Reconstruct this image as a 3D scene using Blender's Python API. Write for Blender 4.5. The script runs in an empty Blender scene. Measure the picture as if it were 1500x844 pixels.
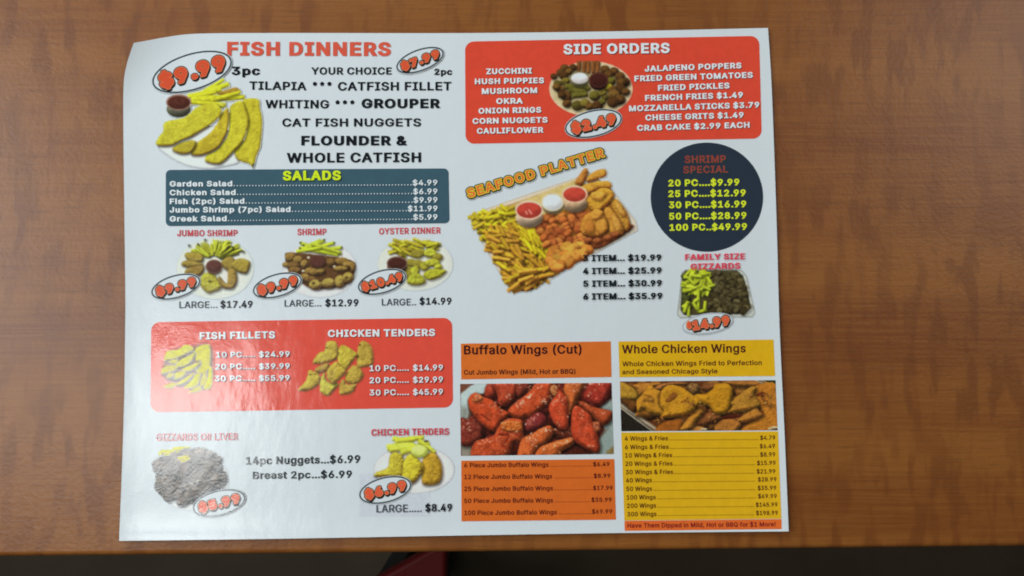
import bpy, math, random
import numpy as np
from mathutils import Matrix, Vector
from mathutils.geometry import delaunay_2d_cdt

S = bpy.context.scene
C = S.collection
random.seed(4)

# ------------------------------------------------------------------ camera
PW, PH = 1500.0, 844.0                 # the photograph's own pixel grid
FPX = 1248.0                           # focal length in those pixels
TILT = math.radians(4.9)
DIST = 0.37
cam_d = bpy.data.cameras.new("camera")
cam = bpy.data.objects.new("camera", cam_d)
C.objects.link(cam)
cam_d.sensor_width = 36.0
cam_d.lens = 36.0 * FPX / PW
cam_d.clip_start = 0.01
cam_d.clip_end = 50
CAM = np.array([0.0, -DIST * math.sin(TILT), DIST * math.cos(TILT)])
cam.location = CAM
cam.rotation_euler = (TILT, 0, 0)
S.camera = cam

# ------------------------------------------------------------------ world, exposure
w = bpy.data.worlds.new("World")
S.world = w
w.use_nodes = True
bg = w.node_tree.nodes["Background"]
bg.inputs[0].default_value = (0.86, 0.97, 1.0, 1)
bg.inputs[1].default_value = 0.06
S.view_settings.view_transform = 'Standard'
S.view_settings.look = 'None'
S.view_settings.exposure = 0
S.view_settings.gamma = 1
S.cycles.filter_width = 1.9


def at(px, py, z=0.0):
    """pixel of the photograph -> point on the horizontal plane at height z (arrays welcome)"""
    px = np.asarray(px, float); py = np.asarray(py, float); z = np.asarray(z, float)
    dx = (px - PW / 2) / FPX
    dy = -(py - PH / 2) / FPX
    c, s = math.cos(TILT), math.sin(TILT)
    wx, wy, wz = dx, dy * c + s, dy * s - c
    t = (z - CAM[2]) / wz
    return np.stack([CAM[0] + wx * t, CAM[1] + wy * t, CAM[2] + wz * t], -1)


# ------------------------------------------------------------------ lamps
def area_lamp(name, loc, target, sx, sy, power, color):
    d = bpy.data.lights.new(name, 'AREA')
    d.shape = 'RECTANGLE'; d.size = sx; d.size_y = sy
    d.energy = power; d.color = color
    o = bpy.data.objects.new(name, d)
    C.objects.link(o)
    o.location = loc
    o.rotation_euler = (Vector(target) - Vector(loc)).to_track_quat('-Z', 'Y').to_euler()
    return o


def mirror_dir(px, py):
    """point 1 m up along the mirrored view ray that leaves the table at this pixel"""
    p = at(px, py); d = p - CAM; d[2] = -d[2]
    return p, d / d[2]


p0, d0 = mirror_dir(252, 600)
area_lamp("ceiling_lamp", p0 + d0 * 1.7, p0, 0.32, 0.36, 5.2, (0.97, 1.0, 1.0))
p1, d1 = mirror_dir(1560, 90)
area_lamp("window_light", p1 + d1 * 1.5, p1, 0.7, 0.6, 6.5, (1.0, 0.97, 0.92))
area_lamp("room_light", (-1.05, 0.16, 0.85), (-0.05, 0.05, 0), 0.7, 0.7, 10.2, (0.80, 0.94, 1.0))
area_lamp("room_light", (-0.80, 1.85, 1.30), (-0.05, 0.05, 0), 1.0, 0.8, 22, (0.80, 0.94, 1.0))


# ------------------------------------------------------------------ helpers
def lin(c):
    c = np.asarray(c, float)
    if c.max() > 1.0: c = c / 255.0
    return np.where(c <= 0.04045, c / 12.92, ((np.maximum(c, 0) + 0.055) / 1.055) ** 2.4)


PAPER = np.array([0.79, 0.80, 0.805])


def ref(px, py):
    """how the bare paper reads in the photograph around this spot; used to turn photo colours into ink colours"""
    u = np.clip((px - 180) / 960, 0, 1); v = np.clip((py - 50) / 735, 0, 1)
    TL, TR = np.array([205, 219, 226.]), np.array([190, 203, 209.])
    BL, BR = np.array([196, 206, 211.]), np.array([172, 184, 188.])
    return (TL * (1 - u) + TR * u) * (1 - v) + (BL * (1 - u) + BR * u) * v


def ink(c, px, py):
    return np.clip(lin(c) / lin(ref(px, py)) * PAPER, 0.004, 0.9)


def mk(name, v, f, mat, parent=None, smooth=False):
    me = bpy.data.meshes.new(name)
    v = np.asarray(v, float)
    me.from_pydata(v.tolist(), [], f)
    me.update()
    if mat is not None: me.materials.append(mat)
    if smooth: me.polygons.foreach_set('use_smooth', [True] * len(me.polygons))
    o = bpy.data.objects.new(name, me)
    C.objects.link(o)
    if parent is not None: o.parent = parent
    return o


def empty(name, label, cat, loc=(0, 0, 0)):
    o = bpy.data.objects.new(name, None)
    C.objects.link(o); o.location = loc
    o.empty_display_size = 0.02
    o['label'] = label; o['category'] = cat
    return o


def nodes_of(name):
    m = bpy.data.materials.new(name); m.use_nodes = True
    nt = m.node_tree
    return m, nt, nt.nodes['Principled BSDF']


def nd(nt, t, **kw):
    n = nt.nodes.new(t)
    for k, v in kw.items():
        if k in n.inputs: n.inputs[k].default_value = v
        else: setattr(n, k, v)
    return n


# the handled paper's own relief: soft crumples over the whole sheet, shared by sheet and ink
def paper_bump(nt, b):
    geo = nd(nt, 'ShaderNodeNewGeometry')
    n1 = nd(nt, 'ShaderNodeTexNoise', Scale=42.0, Detail=3.0, Roughness=0.55)
    n2 = nd(nt, 'ShaderNodeTexNoise', Scale=900.0, Detail=2.0)
    mp = nd(nt, 'ShaderNodeMapping'); mp.inputs['Scale'].default_value = (1.5, 0.8, 1)
    nt.links.new(geo.outputs['Position'], mp.inputs['Vector'])
    nt.links.new(mp.outputs['Vector'], n1.inputs['Vector'])
    nt.links.new(geo.outputs['Position'], n2.inputs['Vector'])
    b1 = nd(nt, 'ShaderNodeBump', Strength=1.0, Distance=0.00024)
    b2 = nd(nt, 'ShaderNodeBump', Strength=0.12, Distance=0.0002)
    nt.links.new(n1.outputs['Fac'], b1.inputs['Height'])
    nt.links.new(n2.outputs['Fac'], b2.inputs['Height'])
    nt.links.new(b1.outputs['Normal'], b2.inputs['Normal'])
    nt.links.new(b2.outputs['Normal'], b.inputs['Normal'])
    return geo


def print_mat(name, color=None, rough=0.145, mottle=0.06, spec=0.6):
    m, nt, b = nodes_of(name)
    geo = paper_bump(nt, b)
    b.inputs['Roughness'].default_value = rough
    b.inputs['Specular IOR Level'].default_value = spec
    n = nd(nt, 'ShaderNodeTexNoise', Scale=260.0, Detail=4.0, Roughness=0.7)
    nt.links.new(geo.outputs['Position'], n.inputs['Vector'])
    mr = nd(nt, 'ShaderNodeMapRange')
    mr.inputs['From Min'].default_value = 0.3; mr.inputs['From Max'].default_value = 0.7
    mr.inputs['To Min'].default_value = 1 - mottle; mr.inputs['To Max'].default_value = 1 + mottle
    nt.links.new(n.outputs['Fac'], mr.inputs['Value'])
    mx = nd(nt, 'ShaderNodeMix', data_type='RGBA', blend_type='MULTIPLY')
    mx.inputs['Factor'].default_value = 1.0
    if color is None:
        a = nd(nt, 'ShaderNodeAttribute', attribute_name='ink')
        nt.links.new(a.outputs['Color'], mx.inputs[6])
    else:
        mx.inputs[6].default_value = (*[float(x) for x in color], 1)
    nt.links.new(mr.outputs['Result'], mx.inputs[7])
    nt.links.new(mx.outputs[2], b.inputs['Base Color'])
    if color is None:                                   # bare paper between the inked dots is less glossy than the toner
        bw = nd(nt, 'ShaderNodeRGBToBW')
        nt.links.new(a.outputs['Color'], bw.inputs['Color'])
        for sock, lo_, hi_ in (('Roughness', rough, 0.22), ('Specular IOR Level', spec, 0.45)):
            g = nd(nt, 'ShaderNodeMapRange')
            g.inputs['From Min'].default_value = 0.35; g.inputs['From Max'].default_value = 0.68
            g.inputs['To Min'].default_value = lo_; g.inputs['To Max'].default_value = hi_
            nt.links.new(bw.outputs['Val'], g.inputs['Value'])
            nt.links.new(g.outputs['Result'], b.inputs[sock])
    return m


_inks = {}


def ink_mat(c, px, py, mottle=0.05):
    a = tuple(np.round(ink(c, px, py), 3))
    if a not in _inks:
        _inks[a] = print_mat('printed_ink', a, mottle=mottle)
    return _inks[a]


M_PAPER = print_mat('paper_white', PAPER, rough=0.22, mottle=0.012, spec=0.45)
M_PHOTO = print_mat('printed_photo', None, mottle=0.02)


# ------------------------------------------------------------------ table, floor, seat
def wood_mat():
    m, nt, b = nodes_of('figured_wood_laminate')
    L = nt.links.new
    geo = nd(nt, 'ShaderNodeNewGeometry')

    def noise(scale, sx, sy, rot=0.0, det=4.0, rough=0.55, dist=0.0):
        mp = nd(nt, 'ShaderNodeMapping')
        mp.inputs['Scale'].default_value = (sx, sy, 1)
        mp.inputs['Rotation'].default_value = (0, 0, rot)
        L(geo.outputs['Position'], mp.inputs['Vector'])
        n = nd(nt, 'ShaderNodeTexNoise', Scale=scale, Detail=det, Roughness=rough, Distortion=dist)
        L(mp.outputs['Vector'], n.inputs['Vector'])
        return n.outputs['Fac']

    def mix(f, a, c, blend='MIX'):
        x = nd(nt, 'ShaderNodeMix', data_type='RGBA', blend_type=blend)
        if isinstance(f, float): x.inputs['Factor'].default_value = f
        else: L(f, x.inputs['Factor'])
        for s, v in ((6, a), (7, c)):
            if isinstance(v, tuple): x.inputs[s].default_value = (*v, 1)
            else: L(v, x.inputs[s])
        return x.outputs[2]

    def ramp(v, lo, hi, a=0.0, c=1.0):
        r = nd(nt, 'ShaderNodeMapRange', interpolation_type='SMOOTHSTEP')
        r.inputs['From Min'].default_value = lo; r.inputs['From Max'].default_value = hi
        r.inputs['To Min'].default_value = a; r.inputs['To Max'].default_value = c
        L(v, r.inputs['Value'])
        return r.outputs['Result']

    band = noise(1.0, 1.6, 22.0, 0.03, 3.0)                      # broad bands along the grain
    grain = noise(1.0, 14.0, 700.0, 0.02, 4.0, 0.65)             # fine lines along the grain
    fig = noise(1.0, 130.0, 36.0, 0.18, 2.0, 0.5, 0.15)           # cross figure: short dark dashes across the grain
    fig2 = noise(1.0, 105.0, 29.0, -0.24, 2.0, 0.5, 0.15)
    where = noise(1.0, 7.0, 24.0, 0.0, 2.0)                      # the figure comes and goes in rows
    base = mix(ramp(band, 0.36, 0.66), (0.300, 0.096, 0.015), (0.205, 0.053, 0.008))
    base = mix(ramp(grain, 0.35, 0.7, 0, 0.5), base, (0.34, 0.122, 0.022))
    fm = nd(nt, 'ShaderNodeMath', operation='MULTIPLY')
    L(ramp(fig, 0.47, 0.62), fm.inputs[0]); L(ramp(where, 0.36, 0.60, 0.08, 0.58), fm.inputs[1])
    base = mix(fm.outputs[0], base, (0.165, 0.042, 0.007))
    fm2 = nd(nt, 'ShaderNodeMath', operation='MULTIPLY')
    L(ramp(fig2, 0.50, 0.62), fm2.inputs[0]); L(ramp(where, 0.62, 0.40, 0.05, 0.40), fm2.inputs[1])
    base = mix(fm2.outputs[0], base, (0.18, 0.047, 0.008))
    pore = noise(1.0, 60.0, 1500.0, 0.02, 2.0)
    base = mix(ramp(pore, 0.56, 0.70, 0, 0.42), base, (0.12, 0.045, 0.014))
    L(base, b.inputs['Base Color'])
    b.inputs['Roughness'].default_value = 0.36
    b.inputs['Specular IOR Level'].default_value = 0.42
    peel = noise(520.0, 1.0, 1.0, 0.0, 2.0)
    bp = nd(nt, 'ShaderNodeBump', Strength=0.2, Distance=0.0005)
    L(peel, bp.inputs['Height'])
    L(bp.outputs['Normal'], b.inputs['Normal'])
    return m


def plain_mat(name, c1, c2, scale, rough, bump=0.0):
    m, nt, b = nodes_of(name)
    geo = nd(nt, 'ShaderNodeNewGeometry')
    n = nd(nt, 'ShaderNodeTexNoise', Scale=scale, Detail=5.0, Roughness=0.6)
    nt.links.new(geo.outputs['Position'], n.inputs['Vector'])
    mx = nd(nt, 'ShaderNodeMix', data_type='RGBA')
    mx.inputs[6].default_value = (*c1, 1); mx.inputs[7].default_value = (*c2, 1)
    nt.links.new(n.outputs['Fac'], mx.inputs['Factor'])
    nt.links.new(mx.outputs[2], b.inputs['Base Color'])
    b.inputs['Roughness'].default_value = rough
    b.inputs['Specular IOR Level'].default_value = 0.15
    if bump:
        bp = nd(nt, 'ShaderNodeBump', Strength=0.6, Distance=bump)
        nt.links.new(n.outputs['Fac'], bp.inputs['Height'])
        nt.links.new(bp.outputs['Normal'], b.inputs['Normal'])
    return m


M_WOOD = wood_mat()
M_FLOOR = plain_mat('dark_floor', (0.030, 0.020, 0.011), (0.066, 0.046, 0.027), 9.0, 0.7, 0.002)
M_RED = plain_mat('red_vinyl', (0.12, 0.008, 0.009), (0.165, 0.011, 0.011), 20.0, 0.45, 0.001)
M_IRON = plain_mat('black_iron', (0.02, 0.02, 0.02), (0.035, 0.033, 0.03), 30.0, 0.5)

fl = mk('floor', [(-4, -4, -0.75), (4, -4, -0.75), (4, 4, -0.75), (-4, 4, -0.75)], [(0, 1, 2, 3)], M_FLOOR)
fl['kind'] = 'structure'


def slab(name, outline, ztop, thick, rnd, mat, parent):
    """flat slab with a rounded upper and lower edge; outline is counter-clockwise"""
    pts = np.array(outline, float); n = len(pts)
    prev = np.roll(pts, 1, 0); nxt = np.roll(pts, -1, 0)
    e1 = pts - prev; e2 = nxt - pts
    n1 = np.stack([e1[:, 1], -e1[:, 0]], 1); n1 /= np.linalg.norm(n1, axis=1)[:, None]
    n2 = np.stack([e2[:, 1], -e2[:, 0]], 1); n2 /= np.linalg.norm(n2, axis=1)[:, None]
    bis = n1 + n2; bis /= (1 + (n1 * n2).sum(1))[:, None]
    prof = [(rnd * (1 - math.sin(a)), rnd * (1 - math.cos(a))) for a in np.linspace(0, math.pi / 2, 6)]
    prof += [(i, thick - d) for i, d in prof[::-1]]
    v, f = [], []
    for ins, d in prof:
        v += [(x, y, ztop - d) for x, y in pts - bis * ins]
    for k in range(len(prof) - 1):
        for i in range(n):
            j = (i + 1) % n
            f.append((k * n + i, (k + 1) * n + i, (k + 1) * n + j, k * n + j))
    f.append(tuple(range(n))); f.append(tuple(range(len(v) - 1, len(v) - 1 - n, -1)))
    return mk(name, v, f, mat, parent)


table = empty('table', 'wooden table with figured reddish brown top under the white menu', 'table', (0, 0.2, -0.75))
table.matrix_world = Matrix.Translation((0, 0.2, -0.75))
TI = Vector((0, 0.2, -0.75))
e0 = at(-700, 816.5 + 6.53); e1 = at(2200, 801.0 - 7.0)
tt = slab('table_top', [e0[:2], e1[:2], (e1[0], 0.50), (e0[0], 0.50)], 0.0, 0.03, 0.0022, M_WOOD, None)
tt.parent = table; tt.location = -TI


def box(name, c, d, mat, parent, inv):
    x, y, z = c; a, b_, h = d[0] / 2, d[1] / 2, d[2] / 2
    v = [(x + i * a, y + j * b_, z + k * h) for i in (-1, 1) for j in (-1, 1) for k in (-1, 1)]
    f = [(0, 1, 3, 2), (4, 6, 7, 5), (0, 4, 5, 1), (2, 3, 7, 6), (0, 2, 6, 4), (1, 5, 7, 3)]
    o = mk(name, v, f, mat, parent)
    md = o.modifiers.new('bevel', 'BEVEL'); md.width = min(d) * 0.15; md.segments = 3
    o.location = -inv
    return o


box('pedestal', (0, 0.2, -0.375), (0.09, 0.09, 0.69), M_IRON, table, TI)
box('table_foot', (0, 0.2, -0.735), (0.5, 0.5, 0.03), M_IRON, table, TI)

# red seat whose corner shows under the front edge
stool_at = at(560, 900, -0.30)
stool = empty('stool', 'dark red seat whose corner shows in the shadow below the front edge of the table', 'seat',
              (float(stool_at[0]), float(stool_at[1]), -0.75))
SI = Vector((float(stool_at[0]), float(stool_at[1]), -0.75))
corner = [at(x, y, -0.30)[:2] for x, y in ((490, 1010), (649, 1010), (655, 790), (490, 883))]
cs = slab('seat', corner, -0.30, 0.022, 0.0035, M_RED, None)
cs.parent = stool; cs.location = -SI
for x, y in ((510, 1000), (590, 1000), (590, 950), (510, 960)):
    q = at(x, y, -0.33)
    box('leg', (q[0], q[1], -0.536), (0.022, 0.022, 0.427), M_IRON, stool, SI)


# ------------------------------------------------------------------ the sheet of paper
def pz(px, py):
    px = np.asarray(px, float); py = np.asarray(py, float)
    z = 0.0005 + 0.00022 * (1 + np.sin(px / 118 + py / 260)) + 0.00020 * (1 + np.sin(py / 92 - px / 380 + 1.0))
    z = z + 0.0010 * np.exp(-np.clip(px - 176, 0, None) / 30.0)
    z = z + 0.0015 * np.exp(-np.clip(1150 - px, 0, None) / 30.0)
    z = z + 0.0012 * np.exp(-np.clip(788 - py, 0, None) / 22.0)
    t = np.clip((105 - ((px - 193) + (py - 62))) / 105, 0, 1)
    return z + 0.0035 * t * t


LAYER = 0.00011


def lift(px, py, layer):
    return at(px, py, pz(px, py) + layer * LAYER)


menu_c = at(665, 417, 0.0)
menu = empty('menu', 'white paper takeout menu with fried food pictures and prices, lying flat on the wooden table', 'menu',
             tuple(map(float, menu_c)))
MI = np.array([float(x) for x in menu_c])


def mkm(name, pts, f, mat, parent=None, label=None):
    o = mk(name, pts - MI, f, mat, menu if parent is None else parent)
    if label: o['label'] = label
    return o


def curve(pts, n):
    pts = np.array(pts, float)
    d = np.r_[0, np.cumsum(np.linalg.norm(np.diff(pts, axis=0), axis=1))]; d /= d[-1]
    out = []
    for t in np.linspace(0, 1, n):                      # Catmull-Rom through the measured edge
        i = min(np.searchsorted(d, t, 'right') - 1, len(pts) - 2)
        u = (t - d[i]) / (d[i + 1] - d[i])
        p1_, p2_ = pts[i], pts[i + 1]
        m1 = (pts[i + 1] - pts[max(i - 1, 0)]) / max(d[i + 1] - d[max(i - 1, 0)], 1e-6) * (d[i + 1] - d[i])
        m2 = (pts[min(i + 2, len(pts) - 1)] - pts[i]) / max(d[min(i + 2, len(pts) - 1)] - d[i], 1e-6) * (d[i + 1] - d[i])
        out.append((2 * u**3 - 3 * u**2 + 1) * p1_ + (u**3 - 2 * u**2 + u) * m1 + (-2 * u**3 + 3 * u**2) * p2_ + (u**3 - u**2) * m2)
    return np.array(out)


NX, NY = 170, 130
top = curve([(196, 63), (210, 60.5), (240, 55), (271, 50.6), (306, 49), (430, 48.4), (670, 48.6), (900, 46), (1125, 41)], NX)
bot = curve([(174.5, 792.5), (410, 789.3), (680, 784.5), (900, 781), (1155.4, 778.5)], NX)
lef = curve([(196, 63), (191, 77), (186, 93), (181.6, 117), (180.6, 166), (182.3, 322), (183.6, 431), (183.5, 472), (181.3, 608), (174.5, 792.5)], NY)
rig = curve([(1125, 41), (1129.5, 110), (1134, 220), (1138, 340), (1142, 480), (1149, 630), (1155.4, 778.5)], NY)
U = np.linspace(0, 1, NX)[None, :, None]; V = np.linspace(0, 1, NY)[:, None, None]
G = (1 - V) * top[None] + V * bot[None] + (1 - U) * lef[:, None] + U * rig[:, None] \
    - ((1 - U) * (1 - V) * top[0] + U * (1 - V) * top[-1] + (1 - U) * V * bot[0] + U * V * bot[-1])
gp = G.reshape(-1, 2)
pv = lift(gp[:, 0], gp[:, 1], 0)
pf = [(r * NX + c, (r + 1) * NX + c, (r + 1) * NX + c + 1, r * NX + c + 1) for r in range(NY - 1) for c in range(NX - 1)]
rim = [c for c in range(NX)] + [r * NX + NX - 1 for r in range(1, NY)] + [(NY - 1) * NX + c for c in range(NX - 2, -1, -1)] \
    + [r * NX for r in range(NY - 2, 0, -1)]
k0 = len(pv); nr = len(rim)
low = pv[rim].copy(); low[:, 2] -= 0.00014
pv = np.vstack([pv, pv[rim], low])
for i in range(nr):
    j = (i + 1) % nr
    pf.append((k0 + i, k0 + j, k0 + nr + j, k0 + nr + i))
po = mkm('paper_sheet', pv, pf, M_PAPER)
po.data.polygons.foreach_set('use_smooth', [True] * len(po.data.polygons)) 


# ------------------------------------------------------------------ flat colour panels
def panel(name, quad, col, rad=0.0, layer=1, parent=None, label=None):
    TL, TR, BR, BL = [np.array(q, float) for q in quad]
    wd = (np.linalg.norm(TR - TL) + np.linalg.norm(BR - BL)) / 2; ht = (np.linalg.norm(BL - TL) + np.linalg.norm(BR - TR)) / 2
    xs = np.arange(0, wd, 7.0)[1:]; ys = np.arange(0, ht, 7.0)[1:]
    a = np.linspace(0, math.pi / 2, 9)
    cx = rad * (1 - np.cos(a)) if rad else np.array([0.0])
    xs = np.unique(np.round(np.r_[cx, xs[(xs > rad + 1) & (xs < wd - rad - 1)], wd - cx], 4))
    ytop = np.where(xs < rad, rad - np.sqrt(np.maximum(rad**2 - (rad - xs)**2, 0)),
                    np.where(xs > wd - rad, rad - np.sqrt(np.maximum(rad**2 - (xs - wd + rad)**2, 0)), 0)) if rad else xs * 0
    n = max(int(ht / 7), 2)
    pts, f = [], []
    for i, x in enumerate(xs):
        for y in np.linspace(ytop[i], ht - ytop[i], n + 1):
            u, v = x / wd, y / ht
            pts.append((TL * (1 - u) + TR * u) * (1 - v) + (BL * (1 - u) + BR * u) * v)
    pts = np.array(pts)
    for i in range(len(xs) - 1):
        for j in range(n):
            q = i * (n + 1) + j
            f.append((q, q + 1, q + n + 2, q + n + 1))
    c = pts.mean(0)
    return mkm(name, lift(pts[:, 0], pts[:, 1], layer), f, ink_mat(col, c[0], c[1]), parent, label)


def disc(name, cx, cy, rx, ry, col, layer, label=None):
    pts, f = [(cx, cy)], []
    N = 72; rs = np.linspace(0, 1, 13)[1:]
    for r in rs:
        for k in range(N):
            a = 2 * math.pi * k / N
            pts.append((cx + rx * r * math.cos(a), cy + ry * r * math.sin(a)))
    for k in range(N): f.append((0, 1 + (k + 1) % N, 1 + k))
    for i in range(len(rs) - 1):
        for k in range(N):
            a = 1 + i * N + k; b_ = 1 + i * N + (k + 1) % N
            f.append((a, b_, b_ + N, a + N))
    pts = np.array(pts)
    return mkm(name, lift(pts[:, 0], pts[:, 1], layer), f, ink_mat(col, cx, cy), None, label)


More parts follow.
